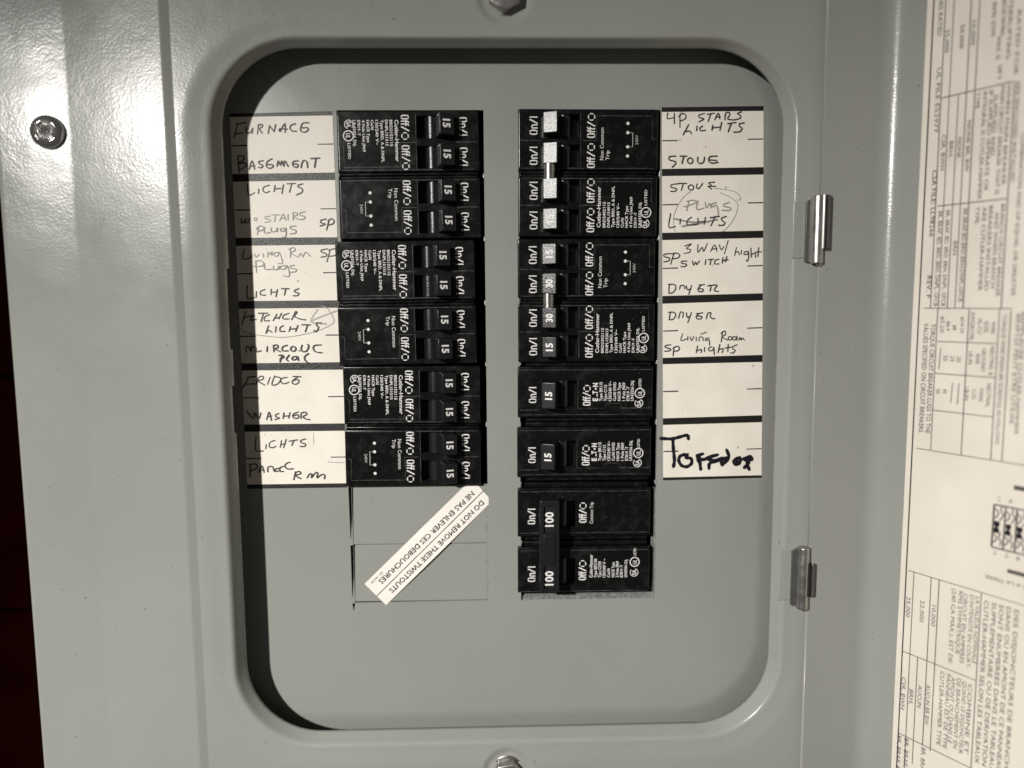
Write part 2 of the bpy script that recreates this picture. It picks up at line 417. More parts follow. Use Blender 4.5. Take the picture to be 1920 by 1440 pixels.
# hairline joint of the half-formed third twist-out
df.poly([(XL0 + 1.5, -0.03, P8 - 0.15), (XL1 - 0.6, -0.03, P8 + 0.1), (XL1 - 0.6, -0.03, P8 - 0.1), (XL1 - 2, 0.02, P8 - 0.4), (XL0 + 1.5, 0.02, P8 - 0.4)][::-1], PAINT_IN)
# turned edges of the opening where the twist-outs were snapped off
g = 0.02
df.hull([(XR0 + 0.5, 0.02, P8 + 0.03), (XR1 - 0.1, 0.02, P8 + 0.03), (XR1 - 0.1, 3.4, P8 + 0.03), (XR0 + 0.5, 3.4, P8 + 0.03)],
        [(XR0 + 0.8, 0.12, P8 + 0.2), (XR1 - 0.5, 0.12, P8 + 0.2), (XR1 - 0.5, 2.4, P8 + 2.0), (XR0 + 0.8, 2.4, P8 + 1.9)], BARE, 0.05, 1)
df.hull([(XR1 - 0.03, 0.02, P8 + 0.3), (XR1 - 0.03, 4, P8 + 0.3), (XR1 - 0.03, 4, P6 - 3), (XR1 - 0.03, 0.02, P6 - 3)],
        [(XR1 - 0.2, 0.12, P8 + 0.4), (XR1 - 1.4, 3.2, P8 + 0.4), (XR1 - 1.3, 3.2, P6 - 3.3), (XR1 - 0.2, 0.12, P6 - 3.3)], BARE, 0.05, 1)
for x, sd in ((XL0, 1), (XL1, -1), (XR0, 1), (XR1, -1)):         # bright sheared burrs
    for k in range(1, 8):
        if x < 60 and k > 5: continue
        z = -25.4 * k + random.uniform(-0.5, 0.5); l = random.uniform(0.6, 1.6)
        xx = x + sd * 0.03
        df.hull([(xx, -0.22, z - l), (xx + sd * 0.35, -0.1, z - l * 0.6), (xx + sd * 0.35, 1.2, z - l * 0.6)],
                [(xx, -0.22, z + l), (xx + sd * 0.3, -0.1, z + l * 0.5), (xx + sd * 0.3, 1.2, z + l * 0.5)], BARE, 0)
dead = part(df, 'dead_front')
# --- the two twist-outs that are still in place
for k, (zt, zb) in enumerate(((P6 - 0.3, P7 + 0.14), (P7 - 0.26, P8 + 0.55))):
    t = MB()
    x0, x1 = XL0 + 1.45, XL1 - 0.65
    rows = []
    for i in range(9):
        f = i / 8; x = x0 + (x1 - x0) * f
        sink = 0.75 * (1 - f) ** 1.4 + 0.22
        rows.append([Vector((x, 1.4 + sink, zt)), Vector((x, sink + 0.45, zt)), Vector((x, sink, zt - 0.55)), Vector((x, sink * 0.35 - 0.1, zb + 0.3)), Vector((x, sink * 0.35, zb)), Vector((x, 1.4 + sink, zb))])
    t.grid(rows, PAINT_IN, False)
    t.poly(rows[0][::-1], PAINT_IN); t.poly(rows[-1], PAINT_IN)
    for q in ((0.72,) if k == 0 else (0.3, 0.72)):
        zc = zt + (zb - zt) * q
        t.hull([(x1 - 0.5, -0.25, zc - 1.4), (x1 + 0.5, -0.05, zc - 1.6), (x1 + 0.3, 0.2, zc - 1.2)],
               [(x1 - 0.5, -0.22, zc + 1.5), (x1 + 0.5, -0.12, zc + 1.4), (x1 + 0.3, 0.2, zc + 1.2)], PAINT_IN, 0.03, 1)
    part(t, 'twistout', recalc=True)
# --- dark inside of the box
bx = MB()
c0 = [(XL0 - 40, 6.6, ZB + 60), (XR1 + 44, 6.6, ZB + 60), (XR1 + 44, 6.6, Zto + 20), (XL0 - 40, 6.6, Zto + 20)]
c1 = [(p[0], 80, p[2]) for p in c0]
for i in range(4): bx.poly([c0[i], c0[(i + 1) % 4], c1[(i + 1) % 4], c1[i]], DARKMETAL)
bx.poly(c1, DARKMETAL)
part(bx, 'enclosure')
# --- screws and bolts of the cover
def facing(p, tilt=(0, 0)):
    return Matrix.Translation(p) @ Matrix.Rotation(math.radians(90 + tilt[0]), 4, 'X') @ Matrix.Rotation(math.radians(tilt[1]), 4, 'Y')
sp = U(88, 247, -19.2); sp.y = -18.2
sc = MB(); M = facing(sp, (2, 4))
R0 = 6.1
prof_ = [(R0, -1.0), (R0, 0.5), (R0 * 0.97, 1.0)] + [(R0 * math.cos(a), 0.9 + 2.3 * math.sin(a)) for a in [math.radians(d) for d in (12, 22, 32, 42, 48)]]
sc.lathe(prof_, CHROME, M, 48)
# domed top with a real cross recess
nr = 12
def slot(x, y):
    c, s_ = math.cos(0.62), math.sin(0.62); a, b = (c * x + s_ * y) / 1.35, (-s_ * x + c * y) / 1.35
    q = 0.72
    d = 0.0
    for p, r in ((a, b), (b, a)):
        if abs(r) < q and abs(p) < 2.75: d = max(d, min(1, (q - abs(r)) / 0.14, (2.75 - abs(p)) / 0.5))
    if abs(a) < 1.25 and abs(b) < 1.25: d = 1
    return d * (1.9 - 0.35 * math.hypot(x, y))
rt = R0 * math.cos(math.radians(48)); ht = 0.9 + 2.3 * math.sin(math.radians(48))
rows = []
N_ = 56
Rg = rt * 1.0
for i in range(N_ + 1):
    row = []
    for j in range(N_ + 1):
        x, y = (-1 + 2 * i / N_), (-1 + 2 * j / N_)
        k = Rg * max(abs(x), abs(y)) / max(1e-6, math.hypot(x, y)); x, y = x * k, y * k
        h = ht + 0.62 * (1 - (x * x + y * y) / (Rg * Rg)) - slot(x, y)
        row.append(M @ Vector((x, y, h)))
    rows.append(row)
sc.grid(rows, CHROME, True)
part(sc, 'screw', recalc=True)
def bolt(p, rot, r=6.6):
    b = MB(); M = facing(p) @ Matrix.Rotation(rot, 4, 'Z')
    b.lathe([(r * 1.16, -0.5), (r * 1.16, 0.5), (r * 1.08, 0.9), (r * 0.9, 0.95)], STEEL, M, 36)
    hexp = [Vector((r * math.cos(math.pi / 3 * i), r * math.sin(math.pi / 3 * i), 0)) for i in range(6)]
    b.hull([M @ (q + Vector((0, 0, 0.9))) for q in hexp], [M @ (q + Vector((0, 0, 5.0))) for q in hexp], STEEL, 0.45)
    b.lathe([(r * 0.72, 5.02), (r * 0.66, 5.12), (r * 0.60, 4.5), (r * 0.55, 4.35), (0.001, 4.3)], STEEL, M, 32)
    part(b, 'bolt')
bolt(Vector((BT.x, YF + 0.2, BT.z)), 0.45); bolt(Vector((BB.x, YF + 0.2, BB.z)), 0.15)

# --- the open door: hinge-side flange, bend, inner face
AN = math.radians(58.8)
DV = Vector((math.cos(AN), -math.sin(AN), 0)); DN = Vector((-math.sin(AN), -math.cos(AN), 0))     # along the door, out of its inner face
BEND = U(1668, 240, -18.0); BEND.z = 0
FREE = U(1544, 240, -20.8); FREE.z = 0
def UD(u, v, lift=0.0):
    d = ray(u, v); k = (BEND + DN * lift - CAM).dot(DN) / d.dot(DN); return CAM + d * k
def DP(s, z, lift=0.0): return BEND + DV * s + DN * lift + Vector((0, 0, z))
def SD(u, v):
    p = UD(u, v); return Vector(((p - BEND).dot(DV), p.z))
hz = [(U(1540, 366, -22).z, U(1540, 466, -22).z), (U(1512, 1058, -22).z, U(1512, 1117, -22).z)]
zl = [75, hz[0][0] + 0.05, hz[0][0], hz[0][1], hz[0][1] - 0.05, hz[1][0] + 0.05, hz[1][0], hz[1][1], hz[1][1] - 0.05, -300]
notch = [0, 0, 1, 1, 0, 0, 1, 1, 0, 0]
fd = (BEND - FREE); fl = fd.length; fd /= fl
fn = Vector((fd.y, -fd.x, 0));  fn = fn if fn.y < 0 else -fn
secF = [(FREE, 0, 1.1, 1), (FREE, 0, 0, 1), (FREE, 0.4, 0.0, 1), (FREE, 2.9, 0.0, 0), (FREE, fl * 0.5, 0.0, 0), (FREE, fl - 7.0, 0, 0), (FREE, fl - 6.0, 0, 0)]
door = MB(); rows = []
for base, d, back, nt in secF:
    rows.append([base + fd * (d + (1.7 * k if nt else 0)) - fn * back + Vector((0, 0, z)) for z, k in zip(zl, notch)])
a0 = FREE + fd * (fl - 6.0); a1 = BEND; a2 = BEND + DV * 6.0
for t in [k / 14 for k in range(1, 15)]:
    p = a0 * (1 - t) ** 2 + a1 * 2 * t * (1 - t) + a2 * t * t
    rows.append([p + Vector((0, 0, z)) for z in zl])
for s_ in (7.0, 30, 90, 200): rows.append([DP(s_, z) for z in zl])
door.grid(rows, PAINT, True)
door.grid([[DP(200, z) for z in zl], [DP(200, z, -1.2) for z in zl], [DP(4, z, -1.2) for z in zl], [FREE + fd * (fl - 2) - fn * 1.2 + Vector((0, 0, z)) for z in zl], [FREE + fd * 1.8 - fn * 1.1 + Vector((0, 0, z)) for z in zl]], PAINT, False)
dr = part(door, 'door')
# --- hinges
for zk, (ut, vt, ub, vb, lt, lb, pl) in zip(hz, ((1541, 366, 1537, 494, 375, 492, 490), (1514, 1027, 1508, 1142, 1029, 1139, 1142))):
    h = MB(); hb = MB(); hc = MB()
    ct = U(ut - 4, vt, -21.5); cb = U(ub - 4, vb, -21.5)
    rr = 2.35; zt, zb = ct.z, cb.z; cx = (ct.x + cb.x) / 2
    M = Matrix.Translation((cx, -20.8, 0))
    hb.lathe([(rr - 0.25, zb), (rr, zb + 0.2), (rr, zb + 0.5), (rr, zt - 0.5), (rr, zt - 0.2), (rr - 0.25, zt)], STEEL, M, 32, True)
    hb.lathe([(0.01, zb), (rr - 0.25, zb)], STEEL, M, 32, False); hb.lathe([(0.01, zt), (rr - 0.25, zt)], STEEL, M, 32, False)
    hb.lathe([(0.01, zb - 0.9), (1.1, zb - 0.9), (1.1, zb)], STEEL, Matrix.Translation((cx + 0.9, -20.6, 0)), 16)
    x0 = cx - 4.3
    h.hull([(x0 + 0.2, -19.6, zb + 0.8), (cx - 1.2, -19.8, zb + 0.2), (cx - 1.0, -18.6, zb + 0.2), (x0 + 0.4, -17.9, zb + 1.0)],
           [(x0 + 0.2, -19.6, zt - 2), (cx - 1.2, -19.8, zt - 0.3), (cx - 1.0, -18.6, zt - 0.3), (x0 + 0.4, -17.9, zt - 2.2)], LEAF, 0.12)
    hc.lathe([(2.2, zk[1]), (2.2, zk[0])], SHADEDSTEEL, Matrix.Translation((cx + 2.2, -21.2, 0)), 28)  # second knuckle, added to fill the flange slot with dark
    h.hull([(x0 - 4.4, YF + 0.3, zb + 2), (x0 + 0.6, YF + 0.3, zb + 2), (x0 + 0.6, YF - 0.5, zb + 2.4), (x0 - 4.0, YF - 0.35, zb + 2.4)],
           [(x0 - 4.4, YF + 0.3, zt - 2), (x0 + 0.6, YF + 0.3, zt - 2), (x0 + 0.6, YF - 0.5, zt - 2.4), (x0 - 4.0, YF - 0.35, zt - 2.4)], PAINT, 0.2)
    hg = part(h, 'hinge', recalc=True); part(hb, 'barrel', hg); part(hc, 'knuckle', hg)

# ------------------------------------------------------------------ breakers
# local frame of a breaker: x along the reading direction of its print, y from foot to the "On" end, z out of its face
H = 2.2; LEN = 56.0
def P3(x, y, l=0.0): return Vector((x, y, H + l))
def bigword(mb, kind, x0, x1, y0, y1, m=INK):
    """stencil-like On/I and Off/O drawn as strokes"""
    h = y1 - y0; sw = h * 0.15; W_ = x1 - x0; l = 0.05
    def st(pts): mb.ribbon([(x0 + W_ * a, y0 + h * b) for a, b in pts], sw, m, P3, l, caps=False, smooth=False)
    def narrowO(cx, rw):
        for sgn in (-1, 1):
            st([(cx + sgn * rw * 0.22, 0.96), (cx + sgn * rw * 0.8, 0.88), (cx + sgn * rw, 0.68), (cx + sgn * rw, 0.32), (cx + sgn * rw * 0.8, 0.12), (cx + sgn * rw * 0.22, 0.04)])
    if kind == 'On':
        narrowO(0.13, 0.105)
        st([(0.36, 0.72), (0.36, 0.0)]); st([(0.39, 0.70), (0.47, 0.72), (0.525, 0.58), (0.525, 0.0)])
        st([(0.60, 0.0), (0.83, 1.0)])
        st([(0.945, 0.0), (0.945, 1.0)])
    else:
        narrowO(0.085, 0.07)
        for c in (0.245, 0.36):
            st([(c, 0.0), (c, 0.72), (c + 0.03, 0.92), (c + 0.075, 0.98)]); st([(c - 0.045, 0.62), (c + 0.075, 0.62)])
        st([(0.46, 0.0), (0.64, 1.0)])
        cx, cy, r = x0 + W_ * 0.84, y0 + h * 0.47, h * 0.46
        for k in range(4):
            a = math.pi / 4 + k * math.pi / 2 + 0.20
            mb.disc((cx, cy), r, m, P3, l, 8, r * 0.73, a, a + math.pi / 2 - 0.40)
def logos(mb, cs, cu, y, listed, lx):
    l = 0.05
    mb.disc(cu, 2.15, INK, P3, l, 28, 1.75)
    mb.text('UL', (cu[0] - 1.0, cu[1] + 0.05), (cu[0] + 1.0, cu[1] - 0.15), 1.7, INK, P3, l, 0.02)
    mb.disc(cs, 1.8, INK, P3, l, 26, 1.52, 0.75, 2 * math.pi - 0.35)
    mb.text('SA', (cs[0] - 1.15, cs[1]), (cs[0] + 1.25, cs[1]), 1.75, INK, P3, l + 0.03, 0.02)
    mb.text(listed, (lx[0], lx[2]), (lx[1], lx[2]), 1.1, INK, P3, l, 0.01)
def line(mb, pts, wd=0.16):
    mb.ribbon(pts, wd, EDGE, P3, 0.02, caps=False, smooth=False)
QUADROWS = [('4 Pole Unit J969', 12.2, 10.5), ('E7819 -T', 6.0, 8.7), ('LR43556 Dij.', 10.2, 6.9)]
def print_quad(mb, x, model, dn):
    rows = [('Cutler-Hammer', 16.2, 23.6, 1.55, INK), (model, 10.2, 21.4, 1.15, INK), (dn, 10.0, 19.6, 1.15, INK), ('Type BRD, A & DNPL', 16.4, 17.8, 1.15, INK),
            ('120/240 V~', 9.6, 15.8, 1.15, INK), ('Cu/Al', 3.8, 14.0, 1.1, INK), ('HACR Type', 8.6, 12.3, 1.15, INK)] + [(a, b, c, 1.1, INK) for a, b, c in QUADROWS]
    for s_, wd, y, c, m_ in rows: mb.text(s_, (x, y), (x + wd, y), c, m_, P3, 0.05, 0.016)
    logos(mb, (x + 1.6, 4.7), (x + 6.0, 4.4), 4.6, 'LISTED', (x + 8.8, x + 15.0, 4.6))
def print_noncommon(mb, x):
    mb.text('Non Common', (x, 22.6), (x + 12.6, 22.6), 1.6, INK, P3, 0.05)
    mb.text('Trip', (x, 20.3), (x + 3.8, 20.3), 1.5, INK, P3, 0.05)
    for q in (1.6, 5.2, 10.7, 14.3): mb.disc((x + q, 12.2), 0.62, INK, P3, 0.05, 16)
    mb.ribbon([(x + 5.2, 11.8), (x + 5.2, 10.2), (x + 10.7, 10.2), (x + 10.7, 11.8)], 0.24, INK_DIM, P3, 0.06, caps=False, smooth=False)
    mb.text('240V', (x + 6.0, 8.6), (x + 9.8, 8.6), 1.2, INK_DIM, P3, 0.05)
HC = (6.9, 18.6)          # handle centres inside a 25.4 mm module
def module(x, y_on=True):
    return None
def toggle(rating, xc, w_, drop=0.0):
    t = MB(); b = w_ / 2
    y0, y1, y2, y3 = 38.4, 41.0, 46.5, 44.6
    A = [(xc - b - 0.25, y0, H - 2.2), (xc - b, y1, H + 7.0 - drop), (xc - b, y2, H + 5.0 - drop), (xc - b - 0.1, y3, H - 2.2)]
    B = [(xc + b + 0.25, y0, H - 2.2), (xc + b, y1, H + 7.0 - drop), (xc + b, y2, H + 5.0 - drop), (xc + b + 0.1, y3, H - 2.2)]
    t.hull(A, B, TOGGLE, 0.34, 3)
    # drum the lever grows out of
    M = Matrix.Translation((xc, 37.4, H - 3.3)) @ Matrix.Rotation(math.pi / 2, 4, 'Y')
    t.lathe([(3.0, -b - 0.05), (3.0, b + 0.05)], TOGGLE, M, 28, True, math.pi * 0.5, math.pi * 1.5)
    if rating:
        c0 = Vector((0, y1, H + 7.0)); c1 = Vector((0, y2, H + 5.0)); cd_ = (c1 - c0); L_ = cd_.length; cd_ /= L_; nn = Vector((0, -cd_.z, cd_.y)); nn = nn if nn.z > 0 else -nn
        def PC(x, y, l): return c0 + cd_ * y + nn * l + Vector((x, 0, 0))
        wd = 1.65 * len(rating) + (0.3 if len(rating) > 2 else 0)
        t.text(rating, (xc - wd / 2, L_ * 0.5), (xc + wd / 2, L_ * 0.5), 2.9, INK, PC, 0.05, 0.035)
    return t
def body_block(x0, x1, centres, w_, shoulder=0.0):
    b = MB()
    pits = [(c - w_ / 2 - 0.25, c + w_ / 2 + 0.25, 31.4, 46.0, 6.5) for c in centres]
    b.block(x0, x1, 0, LEN, -20, H, PLASTIC, pits, 0.55, 2, PIT)
    return b
def quad(ratings, model, dn):
    root = empty('circuit_breaker')
    for mod in (0, 1):
        x0 = 25.4 * mod
        cs = [x0 + c for c in HC]
        b = body_block(x0 + (0.35 if mod == 0 else 1.2), x0 + 25.4 - (1.2 if mod == 0 else 0.35), cs, 8.2)
        # stepped flank along the seam between the two halves
        sx = x0 + (25.4 - 1.2 if mod == 0 else 1.2); ex = x0 + (25.4 - 0.12 if mod == 0 else 0.12)
        b.block(min(sx, ex), max(sx, ex), 0.4, LEN - 0.6, -20, H - 1.3, PLASTIC, (), 0.3, 1)
        for c in cs:
            bigword(b, 'On', c - 3.6, c + 3.6, 48.3, 51.5)
            bigword(b, 'Off', c - 4.7, c + 4.9, 25.3, 28.5)
        xm = x0 + 12.8
        line(b, [(xm, 24.7), (xm, 31.0)]); line(b, [(xm, 47.0), (xm, 55.4)])
        line(b, [(x0 + 1.9, 31.1), (x0 + 23.6, 31.1)], 0.12)
        if mod == 0:
            print_quad(b, x0 + 4.0, model, dn)
            line(b, [(x0 + 13.2, 24.7), (x0 + 22.2, 24.7), (x0 + 22.2, 2.4), (x0 + 14, 2.4), (x0 + 14.0, 1.2)])
        else:
            print_noncommon(b, x0 + 5.2)
            line(b, [(x0 + 13.2, 24.7), (x0 + 22.4, 24.7), (x0 + 22.4, 2.4), (x0 + 13.4, 2.4), (x0 + 13.4, 1.2)])
        line(b, [(x0 + (23.4 if mod == 0 else 2.0), 1.5), (x0 + (23.4 if mod == 0 else 2.0), 54.5)], 0.14)
        b.build('housing', root)
        for c, r_ in zip(cs, ratings[2 * mod:2 * mod + 2]): toggle(r_, c, 8.2).build('toggle', root)
    return root
def tiebar(root):
    t = MB(); M = Matrix.Translation((25.4, 43.8, H + 3.6)) @ Matrix.Rotation(math.pi / 2, 4, 'Y')
    t.lathe([(2.2, -2.9), (2.2, 2.95)], STEEL, M, 28, True)
    t.build('tie_pin', root)
def single():
    root = empty('circuit_breaker')
    b = body_block(2.2, 23.4, (12.0,), 10.8)
    b.block(0.3, 2.2, 0.5, LEN - 3.5, -20, H - 2.0, PLASTIC, (), 0.3, 1)
    b.block(23.4, 25.1, 0.5, LEN - 3.5, -20, H - 2.0, PLASTIC, (), 0.3, 1)
    bigword(b, 'On', 8.4, 15.1, 48.3, 51.4); bigword(b, 'Off', 7.2, 15.6, 25.8, 29.0)
    x = 9.0
    # maker's word with a dot for its middle letter
    b.text('E', (x, 23.9), (x + 1.25, 23.9), 2.1, INK, P3, 0.05, 0.04)
    b.poly([P3(x + 1.9, 22.85, 0.05), P3(x + 2.5, 22.85, 0.05), P3(x + 2.2, 23.6, 0.05)], INK); b.poly([P3(x + 2.5, 22.85, 0.06), P3(x + 3.1, 22.85, 0.06), P3(x + 2.8, 23.6, 0.06)], INK)
    b.text('T', (x + 2.9, 24.0), (x + 4.3, 24.0), 2.1, INK, P3, 0.05, 0.04)
    b.disc((x + 5.1, 23.7), 0.42, INK, P3, 0.05, 14)
    b.text('N', (x + 5.9, 23.9), (x + 7.5, 23.9), 2.1, INK, P3, 0.05, 0.04)
    for s_, wd, y in (('Type BR115', 7.9, 21.6), ('Type C115', 6.7, 19.7), ('120/240 V~', 8.3, 17.8), ('Cu/Al SWD', 7.8, 15.9), ('HACR Type', 7.6, 14.0), ('1 Pole J969', 7.6, 12.1), ('E7819 -T', 6.0, 10.3), ('LR43556 Dij.', 8.6, 8.6)):
        b.text(s_, (x, y), (x + wd, y), 1.25, INK, P3, 0.05, 0.016)
    logos(b, (8.0, 5.7), (12.2, 5.4), 5.5, 'LISTED', (14.5, 18.2, 5.4))
    line(b, [(6.0, 30.9), (6.0, 19.8), (6.2, 19.4), (7.6, 19.4), (8.0, 19.0), (8.0, 13.6), (7.6, 13.2), (6.4, 13.2), (6.0, 12.8), (6.0, 0.8)])
    line(b, [(5.4, 46.9), (5.4, 55.2)]); line(b, [(6.0, 31.1), (18.0, 31.1)], 0.14); line(b, [(3.4, 0.8), (3.4, 55)], 0.12); line(b, [(22.0, 0.8), (22.0, 55)], 0.14)
    b.build('housing', root)
    toggle('15', 12.0, 10.8).build('toggle', root)
    return root
def main_breaker():
    root = empty('circuit_breaker')
    for mod, xc in ((0, 12.5), (1, 37.5)):
        x0 = 25.4 * mod
        b = body_block(x0 + (2.4 if mod else 3.4), x0 + 23.2, (xc,), 11.0)
        if mod: b.block(x0 + 0.3, x0 + 2.4, 1.0, LEN - 3.0, -20, H - 2.2, PLASTIC, (), 0.3, 1)
        b.block(x0 + 23.2, x0 + 25.1, 1.0, LEN - 3.0, -20, H - 2.2, PLASTIC, (), 0.3, 1)
        bigword(b, 'On', xc - 4.2, xc + 2.6, 48.6, 51.8); bigword(b, 'Off', xc - 3.7, xc + 4.8, 27.0, 30.2)
        x = xc - 2.7
        if mod == 0:
            for s_, wd, y, c in (('Cutler-Hammer', 10.0, 25.0, 1.45), ('Type BR2100', 8.2, 23.1, 1.3), ('Type C2100', 7.0, 21.3, 1.3), ('120/240 V ~', 8.2, 19.4, 1.25), ('Cu/Al', 3.8, 17.5, 1.25), ('HACR Type', 6.6, 15.6, 1.25), ('2 Pole J969', 7.0, 13.8, 1.25), ('E7819 -T', 5.4, 12.0, 1.2), ('LR43556 Dij.', 7.8, 10.2, 1.2)):
                b.text(s_, (x, y), (x + wd, y), c, INK, P3, 0.05, 0.016)
            logos(b, (x + 2.0, 6.6), (x + 6.6, 6.4), 6.5, 'LISTED', (x + 9.4, x + 12.6, 6.4))
        else:
            b.text('Common Trip', (xc - 4.2, 25.0), (xc + 5.0, 25.0), 1.5, INK, P3, 0.05)
        line(b, [(x0 + 4.0, 1), (x0 + 4.0, 55)], 0.14); line(b, [(x0 + 21.8, 1), (x0 + 21.8, 55)], 0.14)
        b.build('housing', root)
        t = toggle(None, xc, 10.6, 1.5); t.build('toggle', root)
    h = MB()
    y0, y1 = 39.2, 47.2
    wins = [(8.0, 18.0, 41.1, 45.6, 1.0), (32.0, 43.0, 41.1, 45.6, 1.0)]
    h.block(6.6, 45.4, y0, y1, H + 3.6, H + 8.3, TOGGLE, wins, 0.5, 2, PIT)
    h.block(18.7, 31.2, 41.0, 45.7, H + 8.0, H + 9.0, TOGGLE, (), 0.35, 2)
    def PT(x, y, l): return Vector((x, y, H + 7.3 + l))
    for c in (12.6, 37.6): h.text('100', (c - 3.3, 43.3), (c + 2.9, 43.3), 3.4, INK, PT, 0.06, 0.03)
    h.build('tie_handle', root)
    return root
def place(o, side, zmid, n_mod, px):
    """px: two pixels on the line y = 31.2 of the breaker at its upper and lower end"""
    a, b = U(*px[0], -H), U(*px[1], -H)
    ax = (a - b).normalized()                         # up
    w_ = 25.4 * n_mod
    if side == 'right':
        ex = ax; org = a + (b - a) * ((a.z - zmid) / (a.z - b.z)) - ex * (w_ / 2)
    else:
        ex = -ax; org = a + (b - a) * ((a.z - zmid) / (a.z - b.z)) - ex * (w_ / 2)
    ez = Vector((0, -1, 0)); ey = ez.cross(ex); org = org - ey * 31.2; org.y = 0
    M = Matrix((ex, ey, ez)).transposed().to_4x4(); M.translation = org * S
    o.matrix_world = M
G1 = 'paired four pole breakers'; G2 = 'single pole breakers'
q = quad(('15',) * 4, 'BRD2152115', 'DNPL151515')
qs = [q, copy_tree(q), copy_tree(q)]
for o, zm, px, lb in zip(qs, (-25.6, -76.4, -127.2), (((779.5, 225), (785, 425)), ((774, 470), (779.6, 660)), ((786.4, 700), (789.4, 890))),
        ('black breaker module beside the furnace and basement labels, uppermost of the left column',
         'black breaker module beside the living room plugs and kitchen lights labels, set slightly left',
         'black breaker module beside the fridge and washer labels, just above the twistouts')):
    tag(o, lb, 'circuit breaker', G1); place(o, 'left', zm, 2, px)
q = quad(('15', '40', '40', '15'), 'BRD2402115', 'DNPL154015'); tiebar(q)
tag(q, 'black breaker module whose four toggles flash white, beside the stove labels', 'circuit breaker', G1); place(q, 'right', -25.2, 2, ((1088.4, 225), (1087.0, 425)))
q = quad(('15', '30', '30', '15'), 'BRD2302115', 'DNPL153015'); tiebar(q)
tag(q, 'black breaker module marked 15 and 30, beside the dryer labels', 'circuit breaker', G1); place(q, 'right', -76.0, 2, ((1085.2, 470), (1084.8, 660)))
s1 = single(); s2 = copy_tree(s1)
tag(s1, 'single black 15 amp breaker beside the blank white label', 'circuit breaker', G2); place(s1, 'right', -113.6, 1, ((1083.4, 690), (1082.8, 780)))
tag(s2, 'single black 15 amp breaker beside the thick marker writing', 'circuit breaker', G2); place(s2, 'right', -138.8, 1, ((1081.5, 800), (1081.0, 890)))
mbk = main_breaker()
tag(mbk, 'large double breaker with a long bar marked 100 at both ends, lowest in its column', 'circuit breaker'); place(mbk, 'right', -177.2, 2, ((1081.4, 920), (1080.4, 1095)))

# ------------------------------------------------------------------ handwritten directory strips
K = 5.758
CR = {'L1': (420, 190), 'L2': (420, 430), 'L3': (420, 670), 'R1': (1220, 190), 'R2': (1220, 430), 'R3': (1220, 670)}
def strokes(mb, crop, data, wd, m, lift=0.22):
    ox, oy = CR[crop]
    def P(x, y, l): return U(ox + x / K, oy + y / K, -l)
    k = 0
    for w_ in data.strip().split(';'):
        w_ = w_.strip()
        if not w_: continue
        if w_[0] == 'o':
            cx, cy, rx, ry = [float(t) for t in w_[1:].split(',')]
            pts = [(cx + rx * math.cos(a), cy - ry * math.sin(a)) for a in [1.3 + i * 0.5 for i in range(14)]]
        else:
            f = [float(t) for t in w_.replace(' ', ',').split(',') if t]; pts = list(zip(f[::2], f[1::2]))
        mb.ribbon(pts, wd, m, P, lift + 0.012 * k); k += 1
def lerp2(a, b, t): return (a[0] + (b[0] - a[0]) * t, a[1] + (b[1] - a[1]) * t)
def strip(name, left, right, xl, xr_, cells, label, cat, partlabels):
    """left/right: pixel rows where bars start and stop; xl/xr: functions row -> pixel column"""
    root = MB()
    top, bot = left[0][0], left[-1][1]; topr, botr = right[0][0], right[-1][1]
    n = 12; rows = []
    for i in range(n + 1):
        va = top + (bot - top) * i / n; vb = topr + (botr - topr) * i / n
        rows.append([U(xl(va), va, -0.06), U(xr_(vb), vb, -0.06)])
    root.grid(rows, BAR, False)
    r = root.build(name); tag(r, label, cat, 'handwritten circuit directory strips')
    for i, (wr, pl) in enumerate(zip(cells, partlabels)):
        c = MB()
        a0, a1 = left[i][1], left[i + 1][0]; b0, b1 = right[i][1], right[i + 1][0]
        rows = []
        for j in range(7):
            va = a0 + (a1 - a0) * j / 6; vb = b0 + (b1 - b0) * j / 6
            pa, pb = (xl(va), va), (xr_(vb), vb)
            rows.append([U(*lerp2(pa, pb, t / 8), -0.13 - 0.03 * math.sin(j * 1.1 + t * 0.8 + i)) for t in range(9)])
        c.grid(rows, PAPER, True)
        va, vb = (a0 + a1) / 2, (b0 + b1) / 2
        pa, pb = (xl(va), va + 0.6), (xr_(vb), vb)
        def PX(x, y, l): return U(x, y, -l)
        c.ribbon([lerp2(pa, pb, 0.004), lerp2(pa, pb, 0.155)], 2.3, PEN, PX, 0.17, False, False); c.ribbon([lerp2(pa, pb, 0.845), lerp2(pa, pb, 0.997)], 2.1, PEN, PX, 0.17, False, False)
        for crop, data, wd, m_ in wr: strokes(c, crop, data, wd, m_)
        o = c.build('label_cell', r)
        if pl: o['label'] = pl
    return r
LFT = [(213.4, 219.5), (326.3, 340.7), (446, 461), (564.6, 579), (681.3, 694.8), (796, 809.5), (908.5, 916.6)]
LRT = [(208.2, 216.4), (323.4, 337.6), (444.8, 458.7), (563, 577), (679, 693), (793.7, 807.7), (906, 914)]
def lx(v): return 430.4 + (463.6 - 430.4) * (v - 213.4) / 703
def lr(v): return 623.3 + (651.4 - 623.3) * (v - 208) / 706
PW = 13.0
